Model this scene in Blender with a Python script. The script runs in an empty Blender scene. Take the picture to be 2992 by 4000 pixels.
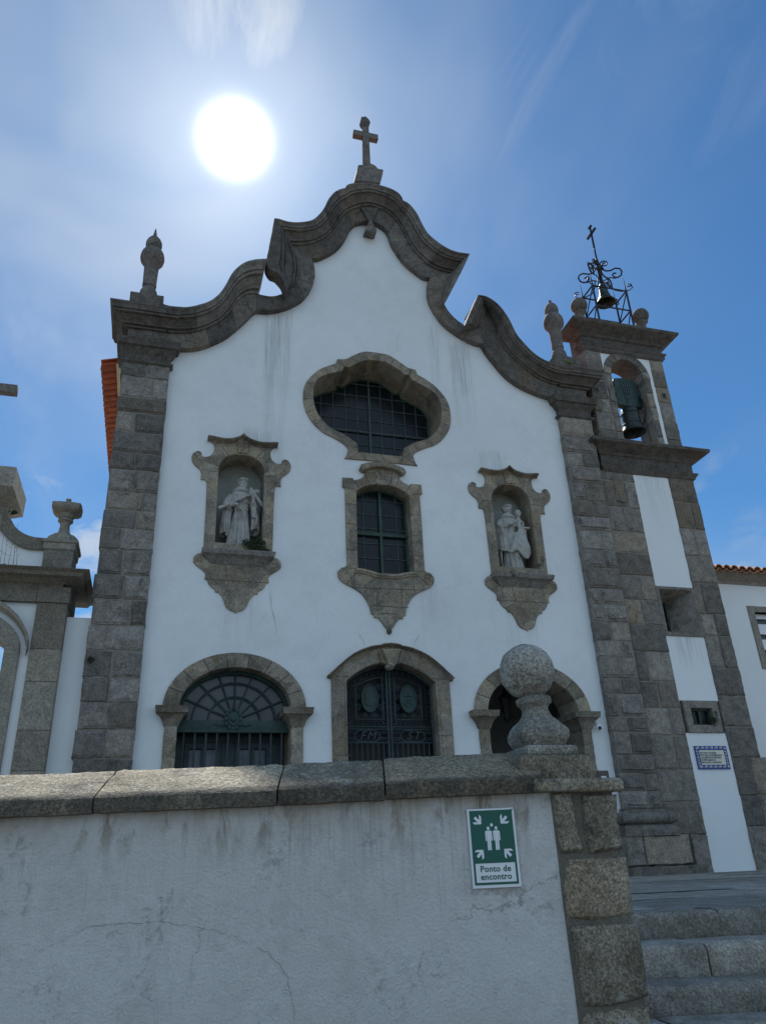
import bpy, bmesh, math, random
from mathutils import Vector, Matrix, noise
from mathutils.geometry import tessellate_polygon
random.seed(7)
S = bpy.context.scene
R = math.radians
# ------------------------------------------------------------ camera (at eye height, origin)
F = 3000.0
def cam_matrix():
    yaw, pitch, roll = R(-16.89), R(25.39), R(-2.6)
    base = Matrix(((1, 0, 0), (0, 0, -1), (0, 1, 0)))
    return Matrix.Rotation(yaw, 3, 'Z') @ Matrix.Rotation(pitch, 3, 'X') @ base @ Matrix.Rotation(roll, 3, 'Z')
CM = cam_matrix()
cd = bpy.data.cameras.new('camera'); cam = bpy.data.objects.new('camera', cd); S.collection.objects.link(cam)
cam.matrix_world = CM.to_4x4()
cd.sensor_fit = 'VERTICAL'; cd.sensor_height = 36.0; cd.lens = 36.0 * F / 4000.0
cd.clip_start = 0.05; cd.clip_end = 3000
S.camera = cam
S.render.resolution_x, S.render.resolution_y = 765, 1024
# ------------------------------------------------------------ light
SUN = Vector((0.0336, 0.6309, 0.7752)).normalized()
EL = math.asin(SUN.z); AZ = math.atan2(SUN.x, SUN.y)
sl = bpy.data.lights.new('sun', 'SUN'); sl.energy = 5.0; sl.angle = R(0.53); sl.color = (1, .97, .92)
so = bpy.data.objects.new('sun', sl); S.collection.objects.link(so)
so.rotation_euler = SUN.to_track_quat('Z', 'Y').to_euler(); so.location = (0, 0, 40)
S.view_settings.view_transform = 'Standard'; S.view_settings.look = 'None'
S.view_settings.exposure = EXPO = 0.38; S.view_settings.gamma = 1

class NT:
    """tiny node helper"""
    def __init__(s, nt): s.nt = nt
    def n(s, t, **kw):
        o = s.nt.nodes.new(t)
        for k, v in kw.items():
            if k == 'op': o.operation = v
            elif k == 'bt': o.blend_type = v; 
            elif hasattr(o, k): setattr(o, k, v)
        return o
    def val(s, sock, v):
        if isinstance(v, bpy.types.NodeSocket): s.nt.links.new(v, sock)
        elif isinstance(v, (tuple, list)) and sock.type == 'RGBA' and len(v) == 3: sock.default_value = (*v, 1)
        else: sock.default_value = v
    def m(s, op, a, b=0.0, c=None, clamp=False):
        o = s.n('ShaderNodeMath', op=op); o.use_clamp = clamp
        s.val(o.inputs[0], a); s.val(o.inputs[1], b)
        if c is not None: s.val(o.inputs[2], c)
        return o.outputs[0]
    def vm(s, op, a, b=(0, 0, 0), out=0):
        o = s.n('ShaderNodeVectorMath', op=op); s.val(o.inputs[0], a); s.val(o.inputs[1], b)
        return o.outputs[out]
    def mix(s, f, a, b, bt='MIX'):
        o = s.n('ShaderNodeMix', data_type='RGBA'); o.blend_type = bt
        s.val(o.inputs[0], f); s.val(o.inputs[6], a); s.val(o.inputs[7], b)
        return o.outputs[2]
    def noise(s, vec, sc, det=4, rough=.55, dist=0.0, out=0):
        o = s.n('ShaderNodeTexNoise'); s.val(o.inputs['Vector'], vec)
        o.inputs['Scale'].default_value = sc; o.inputs['Detail'].default_value = det
        o.inputs['Roughness'].default_value = rough; o.inputs['Distortion'].default_value = dist
        return o.outputs[out]
    def vor(s, vec, sc, out='Distance', feat='F1'):
        o = s.n('ShaderNodeTexVoronoi', feature=feat); s.val(o.inputs['Vector'], vec); o.inputs['Scale'].default_value = sc
        return o.outputs[out]
    def sc(s, vec, v): return s.vm('MULTIPLY', vec, v)
    def ramp(s, f, a, b, lo=0.0, hi=1.0, smooth=True):
        o = s.n('ShaderNodeMapRange', interpolation_type='SMOOTHSTEP' if smooth else 'LINEAR')
        s.val(o.inputs[0], f); o.inputs[1].default_value = a; o.inputs[2].default_value = b
        o.inputs[3].default_value = lo; o.inputs[4].default_value = hi
        return o.outputs[0]

# ------------------------------------------------------------ sky
w = bpy.data.worlds.new('World'); S.world = w; w.use_nodes = True
nt = w.node_tree; nt.nodes.clear(); k = NT(nt)
sky = k.n('ShaderNodeTexSky', sky_type='NISHITA'); sky.sun_disc = False
sky.sun_elevation = EL; sky.sun_rotation = AZ
sky.altitude = 20; sky.air_density = 1.0; sky.dust_density = 0.15; sky.ozone_density = 1.5
tc = k.n('ShaderNodeTexCoord'); d = k.vm('NORMALIZE', tc.outputs['Generated'])
dot = k.m('MAXIMUM', k.vm('DOT_PRODUCT', d, tuple(SUN), out=1), 0.0)
sep = k.n('ShaderNodeSeparateXYZ'); k.val(sep.inputs[0], d); dz = sep.outputs[2]
# thin cirrus on a flat layer high overhead
proj = k.vm('DIVIDE', d, None or (1, 1, 1))
cmb = k.n('ShaderNodeCombineXYZ'); zz = k.m('ADD', k.m('MAXIMUM', dz, 0.0), 0.12)
k.val(cmb.inputs[0], k.m('DIVIDE', sep.outputs[0], zz)); k.val(cmb.inputs[1], k.m('DIVIDE', sep.outputs[1], zz)); cmb.inputs[2].default_value = 3.7
P = cmb.outputs[0]
streak = k.noise(k.sc(P, (1.0, .45, 1)), 1.6, 8, .58, .9)
patch = k.noise(P, .9, 3, .5)
cl = k.m('MULTIPLY', k.ramp(streak, .46, .80), k.ramp(patch, .40, .66))
# broad veil round the sun and towards the upper left
veil = k.m('MULTIPLY', k.ramp(k.noise(k.sc(P, (1.3, .8, 1)), 1.5, 4, .5, .3), .30, .72), k.m('POWER', dot, 11.0))
clm = k.m('ADD', k.m('MULTIPLY', cl, .22), k.m('MULTIPLY', veil, .34), clamp=True)
wisp = k.ramp(k.noise(k.sc(P, (2.2, .8, 1)), 2.6, 9, .62, .8), .36, .70); puff = k.ramp(k.noise(k.sc(d, (1, 1, 1.7)), 9.0, 8, .60, .3), .42, .62); haze_ = k.ramp(k.noise(P, 1.3, 4, .5, .5), .20, .75)
for (x_, y_, ro, ri_, st_, kind) in ((480, 330, 19, 3, .70, haze_), (150, 60, 14, 3, .30, haze_), (980, 40, 4.5, .8, .85, wisp), (860, 10, 5, 1, .6, wisp), (1330, 90, 5, 1, .10, wisp), (1650, 300, 12, 3, .25, wisp), (2900, 330, 4, 1, .09, wisp), (2500, 250, 9, 2, .16, wisp),
                             (200, 2080, 5.5, 1.2, .62, puff), (130, 2010, 4, 1, .5, puff), (390, 2080, 3.6, .8, .75, puff), (330, 2330, 3.5, .8, .95, puff), (300, 2450, 3, 1, .9, puff), (2900, 2180, 5, 1.5, .42, haze_), (2960, 2120, 3, 1, .3, puff)):
    D_ = (CM @ Vector(((x_-1496)/F, -(y_-2000)/F, -1))).normalized()
    q_ = k.ramp(k.vm('DOT_PRODUCT', d, tuple(D_), out=1), math.cos(R(ro)), math.cos(R(ri_)))
    clm = k.m('MAXIMUM', clm, k.m('MULTIPLY', k.m('MULTIPLY', q_, kind), st_))
# little cumulus low over the horizon
low = k.m('MULTIPLY', k.ramp(k.noise(k.sc(d, (1, 1, 2.2)), 5.5, 6, .55, .25), .50, .66), k.m('MULTIPLY', k.ramp(dz, .05, .16), k.ramp(dz, .50, .30)))
clm = k.m('MAXIMUM', clm, k.m('MULTIPLY', low, .9))
# unseen bright clouds added behind the camera to fill the facade with light
back = k.m('MULTIPLY', k.ramp(k.noise(d, 2.6, 6, .6, .3), .40, .56), k.ramp(sep.outputs[1], .05, -.35)); BACK_FILL = back
ccol = k.mix(k.ramp(dot, .75, 1.0), (4.3, 5.4, 6.8), (9.4, 9.7, 9.9))
skyc = k.mix(1.0, sky.outputs[0], (.50, .93, 1.22), 'MULTIPLY')
col = k.mix(clm, skyc, ccol)
col = k.mix(BACK_FILL, col, (5.6, 7.5, 9.7))
# light scattered forward by the thin cloud round the sun
def lobe(p, a): return k.m('MULTIPLY', k.m('POWER', dot, p), a)
glow = k.m('ADD', k.m('ADD', lobe(3600.0, 110.0), lobe(160.0, 3.2)), lobe(24.0, .6))
gl = k.n('ShaderNodeCombineColor'); k.val(gl.inputs[0], glow); k.val(gl.inputs[1], k.m('MULTIPLY', glow, .99)); k.val(gl.inputs[2], k.m('MULTIPLY', glow, .97))
col = k.mix(1.0, col, gl.outputs[0], 'ADD')
bg = k.n('ShaderNodeBackground'); k.val(bg.inputs[0], col); bg.inputs[1].default_value = 0.07
wo = k.n('ShaderNodeOutputWorld'); nt.links.new(bg.outputs[0], wo.inputs[0])

# ------------------------------------------------------------ measuring: pixel of the photograph -> point on a plane of the place
ZM = dict(A=(350,400,.4834),B=(950,400,.574),C=(1600,900,.6949),D=(2100,900,.423),E=(2200,1700,.4972),F=(0,1400,.4522),G=(0,2300,.7251),H=(2200,2700,.5875),a=(700,1650,.3618),b=(1150,1300,.423),c=(1280,1800,.3254),d=(1780,1780,.3256),e=(550,2500,.423),f=(1250,2480,.3323),g=(1800,2480,.3625),h=(1750,3050,.3021),k=(2380,3100,.3698),m=(0,2800,.423),n=(2700,2150,.2711),o=(2050,3000,.3323),P=(0,1750,.574),w=(0,3000,1.0876))
def ray(z, x, y):
    o = ZM[z]; X, Y = o[0] + o[2]*x, o[1] + o[2]*y
    return CM @ Vector(((X-1496)/F, -(Y-2000)/F, -1))
def T(z, pts, Y=14.0):
    one = isinstance(pts[0], (int, float)); out = []
    for p in ([pts] if one else pts):
        v = ray(z, *p); v = v*(Y/v.y); out.append((v.x, v.z))
    return out[0] if one else out
def TP(z, p, P0, n):
    v = ray(z, *p); return v*(Vector(P0).dot(n)/v.dot(n))

# ------------------------------------------------------------ mesh helpers
class MB:
    def __init__(s): s.v = []; s.f = []; s.t = []; s.mi = []
    def add(s, vs, fs, tint=.5, mi=0):
        o = len(s.v); s.v += [tuple(v) for v in vs]; s.f += [tuple(i+o for i in f) for f in fs]
        s.t += ([tint]*len(vs) if isinstance(tint, (int, float)) else list(tint)); s.mi += [mi]*len(fs)
    def box(s, x0, x1, y0, y1, z0, z1, tint=.5, ch=0.0, mi=0):
        if ch <= 0:
            vs = [(x, y, z) for z in (z0, z1) for y in (y0, y1) for x in (x0, x1)]
            s.add(vs, [(0,2,3,1),(4,5,7,6),(0,1,5,4),(2,6,7,3),(0,4,6,2),(1,3,7,5)], tint, mi)
        else:
            bm = bmesh.new(); bmesh.ops.create_cube(bm, size=1)
            for v in bm.verts: v.co = Vector((x0 if v.co.x < 0 else x1, y0 if v.co.y < 0 else y1, z0 if v.co.z < 0 else z1))
            bmesh.ops.bevel(bm, geom=bm.edges[:], offset=ch, segments=2, profile=.6, affect='EDGES')
            s.bm(bm, tint, mi)
    def bm(s, bm, tint=.5, mi=0):
        bm.verts.index_update()
        s.add([v.co[:] for v in bm.verts], [[v.index for v in f.verts] for f in bm.faces], tint, mi); bm.free()
    def tube(s, pts, r, n=6, cap=True, tint=.5):
        pts = [Vector(p) for p in pts]; m = len(pts); rs = r if isinstance(r, (list, tuple)) else [r]*m
        vs = []; fs = []; up = None
        for i, p in enumerate(pts):
            t = (pts[min(i+1, m-1)] - pts[max(i-1, 0)]).normalized()
            if up is None: up = t.orthogonal().normalized()
            up = (up - t*up.dot(t)); up = up.normalized() if up.length > 1e-6 else t.orthogonal().normalized()
            b = t.cross(up)
            for j in range(n):
                a = 2*math.pi*j/n; vs.append(p + (up*math.cos(a) + b*math.sin(a))*rs[i])
        for i in range(m-1):
            for j in range(n): fs.append((i*n+j, i*n+(j+1) % n, (i+1)*n+(j+1) % n, (i+1)*n+j))
        if cap: fs.append(tuple(range(n))[::-1]); fs.append(tuple((m-1)*n+j for j in range(n)))
        s.add(vs, fs, tint)
    def lathe(s, c, prof, n=28, tint=.5, sq=None):
        """prof: (r, z) from bottom; sq: exponent of the superellipse plan"""
        vs = []; fs = []
        for r, z in prof:
            for j in range(n):
                a = 2*math.pi*(j+.5)/n; ca, sa = math.cos(a), math.sin(a); q = 1
                if sq: q = (abs(ca)**sq + abs(sa)**sq)**(-1/sq)
                vs.append((c[0] + r*q*ca, c[1] + r*q*sa, c[2] + z))
        m = len(prof)
        for i in range(m-1):
            for j in range(n): fs.append((i*n+j, i*n+(j+1) % n, (i+1)*n+(j+1) % n, (i+1)*n+j))
        fs.append(tuple(range(n))[::-1]); fs.append(tuple((m-1)*n+j for j in range(n)))
        s.add(vs, fs, tint)
    def sphere(s, c, r, sx=1, sy=1, sz=1, n=20, tint=.5):
        pr = [(r*math.sin(math.pi*i/n), -r*math.cos(math.pi*i/n)) for i in range(n+1)]
        o = len(s.v); s.lathe((0, 0, 0), pr, n*2, tint)
        for i in range(o, len(s.v)):
            v = s.v[i]; s.v[i] = (c[0]+v[0]*sx, c[1]+v[1]*sy, c[2]+v[2]*sz)
    def prism(s, loops, y0, y1, ch=0.0, tint=.5, back=True):
        """loops of (x,z); first is the outline, others holes; y0 = front"""
        loops = [clean(l) for l in loops]
        def offs(l, dd, sign):
            a = area(l); out = []; n = len(l); q = sign*(1 if a > 0 else -1)
            for i in range(n):
                p0, p1, p2 = Vector(l[i-1]), Vector(l[i]), Vector(l[(i+1) % n])
                e1 = (p1-p0).normalized(); e2 = (p2-p1).normalized()
                nn = Vector((-e1.y-e2.y, e1.x+e2.x)); L = nn.length
                nn = nn/L if L > 1e-6 else Vector((-e1.y, e1.x))
                kk = 1/max(.5, nn.dot(Vector((-e1.y, e1.x))))
                out.append(tuple(p1 + nn*dd*q*kk))
            return out
        fl = [offs(l, ch, 1 if i == 0 else -1) for i, l in enumerate(loops)] if ch else loops
        flat = [p for l in fl for p in l]
        tri = tessellate_polygon([[Vector((p[0], p[1], 0)) for p in l] for l in fl])
        vs = [(x, y0, z) for x, z in flat]; N = len(vs); fs = []
        for t in tri:
            a, b, c = (flat[i] for i in t)
            cr = (b[0]-a[0])*(c[1]-a[1]) - (b[1]-a[1])*(c[0]-a[0])
            if abs(cr) < 1e-12: continue
            fs.append(t if cr > 0 else t[::-1])
        s.add(vs, fs, tint)
        if back: s.add([(x, y1, z) for x, z in [p for l in loops for p in l]], [f[::-1] for f in fs], tint)
        for q, l in enumerate(loops):
            n = len(l); rings = [[(x, y0, z) for x, z in fl[q]], [(x, y0+ch, z) for x, z in l], [(x, y1, z) for x, z in l]]
            if not ch: rings = rings[1:]
            vs = [p for r_ in rings for p in r_]; fs2 = []
            ccw = area(l) > 0
            for r_ in range(len(rings)-1):
                for i in range(n):
                    j = (i+1) % n; qd = (r_*n+i, r_*n+j, (r_+1)*n+j, (r_+1)*n+i)
                    out = ccw if q == 0 else not ccw
                    fs2.append(qd[::-1] if out else qd)
            s.add(vs, fs2, tint)
    def build(s, name, mats, parent=None, smooth=False, **tags):
        me = bpy.data.meshes.new(name); me.from_pydata(s.v, [], s.f); me.update()
        at = me.attributes.new('tint', 'FLOAT', 'POINT'); at.data.foreach_set('value', s.t)
        mats = mats if isinstance(mats, (list, tuple)) else [mats]
        for m_ in mats: me.materials.append(m_)
        if len(mats) > 1: me.polygons.foreach_set('material_index', s.mi)
        if smooth:
            me.polygons.foreach_set('use_smooth', [True]*len(me.polygons))
            if smooth != 'all': me.set_sharp_from_angle(angle=R(smooth if smooth is not True else 35))
        o = bpy.data.objects.new(name, me); S.collection.objects.link(o)
        if parent is not None: o.parent = parent; o.matrix_parent_inverse = Matrix() if parent.type != 'EMPTY' else Matrix.Translation(-Vector(parent.location))
        for kk, vv in tags.items(): o[kk] = vv
        return o
def area(l): return sum(l[i-1][0]*l[i][1]-l[i][0]*l[i-1][1] for i in range(len(l)))/2
def clean(l):
    out = []
    for p in l:
        if not out or math.dist(p, out[-1]) > 1e-4: out.append(tuple(p))
    if math.dist(out[0], out[-1]) < 1e-4: out.pop()
    return out
def thing(name, label, cat, loc=(0, 0, 0), group=None):
    o = bpy.data.objects.new(name, None); o.empty_display_size = .2; S.collection.objects.link(o); o.location = loc
    o['label'] = label; o['category'] = cat
    if group: o['group'] = group
    return o
def smooth(pts, step=.05, ang=38):
    """Catmull-Rom through traced points, corners kept sharp"""
    P_ = [Vector(p) for p in pts]; n = len(P_); out = []
    def sharp(i):
        if i == 0 or i == n-1: return True
        a = P_[i]-P_[i-1]; b = P_[i+1]-P_[i]
        return a.angle(b, 0) > R(ang)
    sh = [sharp(i) for i in range(n)]
    for i in range(n-1):
        p1, p2 = P_[i], P_[i+1]
        p0 = P_[i-1] if not sh[i] else p1*2-p2; p3 = P_[i+2] if not sh[i+1] else p2*2-p1
        m_ = max(1, int((p2-p1).length/step))
        if sh[i] and sh[i+1]: m_ = 1
        for q in range(m_):
            t = q/m_
            out.append(tuple(.5*((2*p1)+(p2-p0)*t+(2*p0-5*p1+4*p2-p3)*t*t+(3*p1-p0-3*p2+p3)*t**3)))
    out.append(tuple(P_[-1])); return out
def resample(pts, N):
    L = [0]
    for i in range(1, len(pts)): L.append(L[-1]+math.dist(pts[i], pts[i-1]))
    out = []; j = 0
    for q in range(N):
        s_ = L[-1]*q/(N-1)
        while j < len(L)-2 and L[j+1] < s_: j += 1
        t = (s_-L[j])/max(1e-9, L[j+1]-L[j]); a, b = pts[j], pts[j+1]
        out.append((a[0]+(b[0]-a[0])*t, a[1]+(b[1]-a[1])*t))
    return out
def plen(p): return sum(math.dist(p[i], p[i-1]) for i in range(1, len(p)))
def sym(half, cx):
    """mirror a traced left half (top to bottom) about x = cx"""
    h = list(half); h[0] = (cx, h[0][1]); h[-1] = (cx, h[-1][1])
    return h + [(2*cx-x, z) for x, z in reversed(h[1:-1])]
def shift(l, dx, dz): return [(x+dx, z+dz) for x, z in l]
def nz(v, s_=1.0): return noise.noise(Vector(v)*s_)

CORN = [(0,0),(0,.15),(.085,.17),(.09,.09),(.12,.09),(.13,.32),(.20,.34),(.205,.27),(.29,.34),(.39,.48),(.47,.64),(.475,.56),(.50,.56),(.51,.78),(.60,.82),(.605,.74),(.63,.74),(.64,.88),(.80,.90),(.88,.97),(.90,1),(1,1)]
def strip(mb, C1, C2, Y1, Y2, prof, seg, yback, seed=0, cap=True, rough=.004, gw=.012):
    """sweep: section from C1 (Y1) to C2 (Y2), cut into stones with sunk joints"""
    rnd = random.Random(seed)
    L = max(plen(C1), plen(C2)); ns = max(1, round(L/seg)); per = max(4, int(L/ns/.05)); N = ns*per+1
    a, b = resample(C1, N), resample(C2, N); H = max(.1, math.dist(a[N//2], b[N//2]))
    for s_ in range(ns):
        tint = rnd.random(); cols = []
        us = []
        for q in range(per+1):
            u = s_*per+q
            us.append((u, 0.0))
        fr = [(us[0][0], gw, 1)] + [(us[0][0], 0, 0)] + [(u, 0, 0) for u, _ in us[1:-1]] + [(us[-1][0], 0, 0)] + [(us[-1][0], gw, -1)]
        vs = []; fs = []
        for ci, (u, g, sg) in enumerate(fr):
            # shift the first and last real column a little inside the stone
            A, B = Vector(a[u]), Vector(b[u])
            if ci == 1: A += (Vector(a[u+1])-A).normalized()*gw*.5; B += (Vector(b[u+1])-B).normalized()*gw*.5
            if ci == len(fr)-2: A -= (A-Vector(a[u-1])).normalized()*gw*.5; B -= (B-Vector(b[u-1])).normalized()*gw*.5
            nn = (B-A).normalized() if (B-A).length > 1e-6 else Vector((0, 1))
            for t, p in prof:
                q = A.lerp(B, t); y = Y1+(Y2-Y1)*p
                nv = nz((q.x*6, y*6, q.y*6))*rough + nz((q.x*23, y*23, q.y*23))*rough*.5
                q = q + nn*(nv - (g*.8 if t > .97 else 0)); vs.append((q.x, y+nv+g, q.y))
            q = B + nn*(nz((B.x*6, 3, B.y*6))*rough - g*.8); vs.append((q.x, yback, q.y))
        m_ = len(prof)+1
        for i in range(len(fr)-1):
            for j in range(m_-1): fs.append((i*m_+j, (i+1)*m_+j, (i+1)*m_+j+1, i*m_+j+1))
        if cap:
            for ci in (0, len(fr)-1):
                if (s_ == 0 and ci == 0) or (s_ == ns-1 and ci):
                    o = len(vs); A = a[fr[ci][0]]; vs.append((A[0], yback, A[1])); f_ = [ci*m_+j for j in range(m_)]+[o]
                    fs.append(f_ if ci == 0 else f_[::-1])
        mb.add(vs, fs, tint)
    return a, b
def mould(mb, x0, x1, y0, y1, prof, tint=.5, rough=.004, n=10):
    """stacked rectangular rings: prof = (z, projection) from bottom"""
    vs = []; fs = []
    pl = []
    for i in range(n): pl.append((i/n, 0))
    for i in range(3): pl.append((1, i/3))
    for i in range(n): pl.append((1-i/n, 1))
    for i in range(3): pl.append((0, 1-i/3))
    m_ = len(pl)
    for z, p in prof:
        for u, v in pl:
            x = (x0-p)+(x1-x0+2*p)*u; y = (y0-p)+(y1-y0+2*p)*v
            q = nz((x*5, y*5, z*5))*rough + nz((x*21, y*21, z*21))*rough*.5
            vs.append((x+q*.5, y+q, z+q))
    for i in range(len(prof)-1):
        for j in range(m_): fs.append((i*m_+j, i*m_+(j+1) % m_, (i+1)*m_+(j+1) % m_, (i+1)*m_+j))
    fs.append(tuple(range(m_))[::-1]); fs.append(tuple((len(prof)-1)*m_+j for j in range(m_)))
    mb.add(vs, fs, tint)
def stone(mb, x0, x1, z0, z1, y, boss=.02, rnd=random, depth=.25, tint=None, gap=.009, boxr=.018, rm=.05, jit=.009, noise_a=.010):
    """one ashlar block: height-field front, chamfered rough edges"""
    x0 += gap; x1 -= gap; z0 += gap; z1 -= gap
    tint = rnd.random() if tint is None else tint
    def cuts(a, b):
        L = b-a; c = [0, boxr, rm*.75, rm]; inner = max(1, int((L-2*rm)/.07))
        c = [q for q in c if q < L/2-.01]; mid = [c[-1]+(L-2*c[-1])*i/inner for i in range(1, inner)]
        return [a+q for q in c]+[a+q for q in mid]+[b-q for q in reversed(c)]
    X, Zc = cuts(x0, x1), cuts(z0, z1); vs = []; fs = []; sd = rnd.random()*50; dy = rnd.uniform(-.006, .006)
    def put(x, z, back=0.0, ex=0):
        dd = min(x-x0, x1-x, z-z0, z1-z)
        h = 0 if dd > boxr*.9 else boxr*(1-dd/boxr)
        bs = boss*min(1, max(0, (dd-rm*.7)/(rm*.3))) if boss else 0
        nn = nz((x*7+sd, 1, z*7))*noise_a*(2 if dd > rm else 1) + nz((x*24+sd, 5, z*24))*noise_a*.8
        jx = nz((x*3, sd, z*5))*jit*2; jz = nz((x*5, sd+9, z*3))*jit*2
        vs.append((x+jx, y+dy+h*1.2-bs-nn+back, z+jz))
    # back rim, front grid, back rim
    for z in Zc:
        for x in X: put(x, z)
    nx, nzz = len(X), len(Zc)
    for j in range(nzz-1):
        for i in range(nx-1): fs.append((j*nx+i, j*nx+i+1, (j+1)*nx+i+1, (j+1)*nx+i))
    bd = [i for i in range(nx)] + [j*nx+nx-1 for j in range(1, nzz)] + [(nzz-1)*nx+i for i in range(nx-2, -1, -1)] + [j*nx for j in range(nzz-2, 0, -1)]
    o = len(vs)
    for i in bd: vs.append((vs[i][0], vs[i][1]+depth, vs[i][2]))
    m_ = len(bd)
    for i in range(m_): fs.append((bd[(i+1) % m_], bd[i], o+i, o+(i+1) % m_))
    mb.add(vs, fs, tint)
def ashlar(mb, x0, x1, z0, z1, y, seed, h=(.34, .5), split=.5, boss=(0, .02), depth=.25, rough_side=0, courses=None, **kw):
    rnd = random.Random(seed); z = z0; i = 0
    if courses is None:
        courses = []
        while z < z1-.02:
            hh = rnd.uniform(*h)
            if z+hh > z1-.2: hh = z1-z
            courses.append((z, z+hh)); z += hh
    for (a, b) in courses:
        L = x1-x0; xs = [x0, x1]
        r = rnd.random()
        if r < split*.6: xs = [x0, x0+L*rnd.choice((.32, .38, .62, .68))+rnd.uniform(-.03, .03), x1]
        elif r < split: xs = [x0, x0+L*rnd.uniform(.45, .55), x1]
        for q in range(len(xs)-1):
            xa, xb = xs[q], xs[q+1]
            if rough_side < 0 and q == 0: xa += rnd.uniform(-.03, .03)
            if rough_side > 0 and q == len(xs)-2: xb += rnd.uniform(-.02, .02)
            stone(mb, xa, xb, a, b, y-rnd.uniform(0, .006), rnd.uniform(*boss) if rnd.random() < .75 else 0, rnd, depth, **kw)
    mb.box(x0+.012, x1-.012, y+.016, y+depth, z0, z1, tint=-1)

# ------------------------------------------------------------ materials
def newmat(name):
    m_ = bpy.data.materials.new(name); m_.use_nodes = True; m_.node_tree.nodes.clear(); kk = NT(m_.node_tree)
    b = kk.n('ShaderNodeBsdfPrincipled'); o = kk.n('ShaderNodeOutputMaterial'); m_.node_tree.links.new(b.outputs[0], o.inputs[0])
    return m_, kk, b
def geo(kk): return kk.n('ShaderNodeNewGeometry').outputs['Position']
def granite(name, c0, c1, warm=(.26, .185, .10), warmth=.35, dark=(.035, .032, .03), lichen=.35, grain=1.0, bump=.5, pale=0.0, shade_stain_z=None, mortar=(.20, .175, .15), fineamp=.28, vr=.5, cells=0.0):
    m_, kk, b = newmat(name); p = geo(kk)
    at = kk.n('ShaderNodeAttribute', attribute_name='tint').outputs['Fac']
    mort = kk.ramp(at, -.9, -.1, 1, 0)
    big = kk.noise(p, 1.1, 5, .6); mid = kk.noise(p, 5.5, 5, .65, .4); fine = kk.noise(p, 38*grain, 3, .7); sp = kk.vor(p, 70*grain, 'Color')
    spv = kk.n('ShaderNodeSeparateColor'); kk.val(spv.inputs[0], sp); spk = spv.outputs[0]
    base = kk.mix(kk.ramp(mid, .3, .7), c0, c1)
    base = kk.mix(kk.m('MULTIPLY', kk.ramp(kk.m('ADD', kk.m('MULTIPLY', at, .75), kk.m('MULTIPLY', big, .5)), .70, 1.15), warmth), base, warm)
    v = kk.m('ADD', kk.m('MULTIPLY', kk.ramp(kk.m('FRACT', kk.m('MULTIPLY', at, 7.31)), 0, 1), vr), 1-vr*.5)
    v = kk.m('MULTIPLY', v, kk.ramp(fine, .25, .75, 1-fineamp, 1+fineamp))
    v = kk.m('MULTIPLY', v, kk.ramp(spk, .0, 1.0, 1-fineamp*.8, 1+fineamp*.8))
    if cells:
        cc = kk.n('ShaderNodeSeparateColor'); kk.val(cc.inputs[0], kk.vor(kk.sc(p, (1, .3, 1.15)), 2.6, 'Color'))
        v = kk.m('MULTIPLY', v, kk.ramp(cc.outputs[0], 0, 1, 1-cells, 1+cells)); base = kk.mix(kk.m('MULTIPLY', kk.ramp(cc.outputs[1], .35, .95), .42), base, warm)
    gc = kk.n('ShaderNodeCombineColor'); [kk.val(gc.inputs[i], v) for i in range(3)]
    base = kk.mix(1, base, gc.outputs[0], 'MULTIPLY')
    blot = kk.ramp(kk.m('ADD', kk.m('MULTIPLY', kk.noise(p, 3.2, 8, .72, .6), .75), kk.m('MULTIPLY', kk.noise(p, 14, 4, .7), .25)), .52, .66)
    base = kk.mix(kk.m('MULTIPLY', blot, lichen), base, dark)
    spot = kk.ramp(kk.noise(p, 9, 6, .75, 1.2), .58, .64)
    base = kk.mix(kk.m('MULTIPLY', spot, pale if pale else .12), base, (.42, .41, .38))
    if shade_stain_z:  # height band: shade painted into the colour, broken up with stain
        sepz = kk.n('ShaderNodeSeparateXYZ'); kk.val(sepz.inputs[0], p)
        dm = kk.m('MULTIPLY', kk.ramp(sepz.outputs[2], shade_stain_z[0], shade_stain_z[1]), kk.ramp(mid, .2, .6)); base = kk.mix(kk.m('MULTIPLY', dm, shade_stain_z[2]), base, dark)
    base = kk.mix(kk.m('MULTIPLY', mort, .8), base, mortar)
    kk.val(b.inputs['Base Color'], base); b.inputs['Roughness'].default_value = .9; b.inputs['Specular IOR Level'].default_value = .25
    bp = kk.n('ShaderNodeBump'); bp.inputs['Strength'].default_value = bump; bp.inputs['Distance'].default_value = .012
    hh = kk.m('ADD', kk.m('ADD', kk.m('MULTIPLY', fine, .6), kk.m('MULTIPLY', mid, 1.2)), kk.m('MULTIPLY', spk, .18))
    kk.val(bp.inputs['Height'], hh); kk.val(b.inputs['Normal'], bp.outputs[0])
    return m_
M = {}
M['granite'] = granite('granite_weathered', (.150, .138, .122), (.255, .232, .205), lichen=.6, vr=.65, warm=(.28, .21, .125), mortar=(.25, .225, .19))
M['granite_dark'] = granite('granite_dark_cornice', (.108, .096, .085), (.185, .164, .143), lichen=.75, warmth=.3, vr=.6)
M['granite_frame'] = granite('granite_carved', (.175, .152, .120), (.285, .246, .19), warm=(.29, .225, .135), warmth=.4, lichen=.4, cells=.22, mortar=(.075, .068, .06))
M['granite_clean'] = granite('granite_clean', (.205, .188, .155), (.285, .258, .21), warmth=.25, lichen=.22, bump=.3)
M['granite_tower'] = granite('granite_tower', (.158, .143, .124), (.27, .243, .208), lichen=.6, warmth=.5, vr=.65, mortar=(.25, .225, .19))
M['granite_near'] = granite('granite_near', (.195, .168, .122), (.335, .292, .22), warm=(.17, .105, .055), warmth=.6, lichen=.85, grain=2.0, bump=1.0, pale=.6, mortar=(.13, .12, .10), fineamp=.40)
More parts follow.
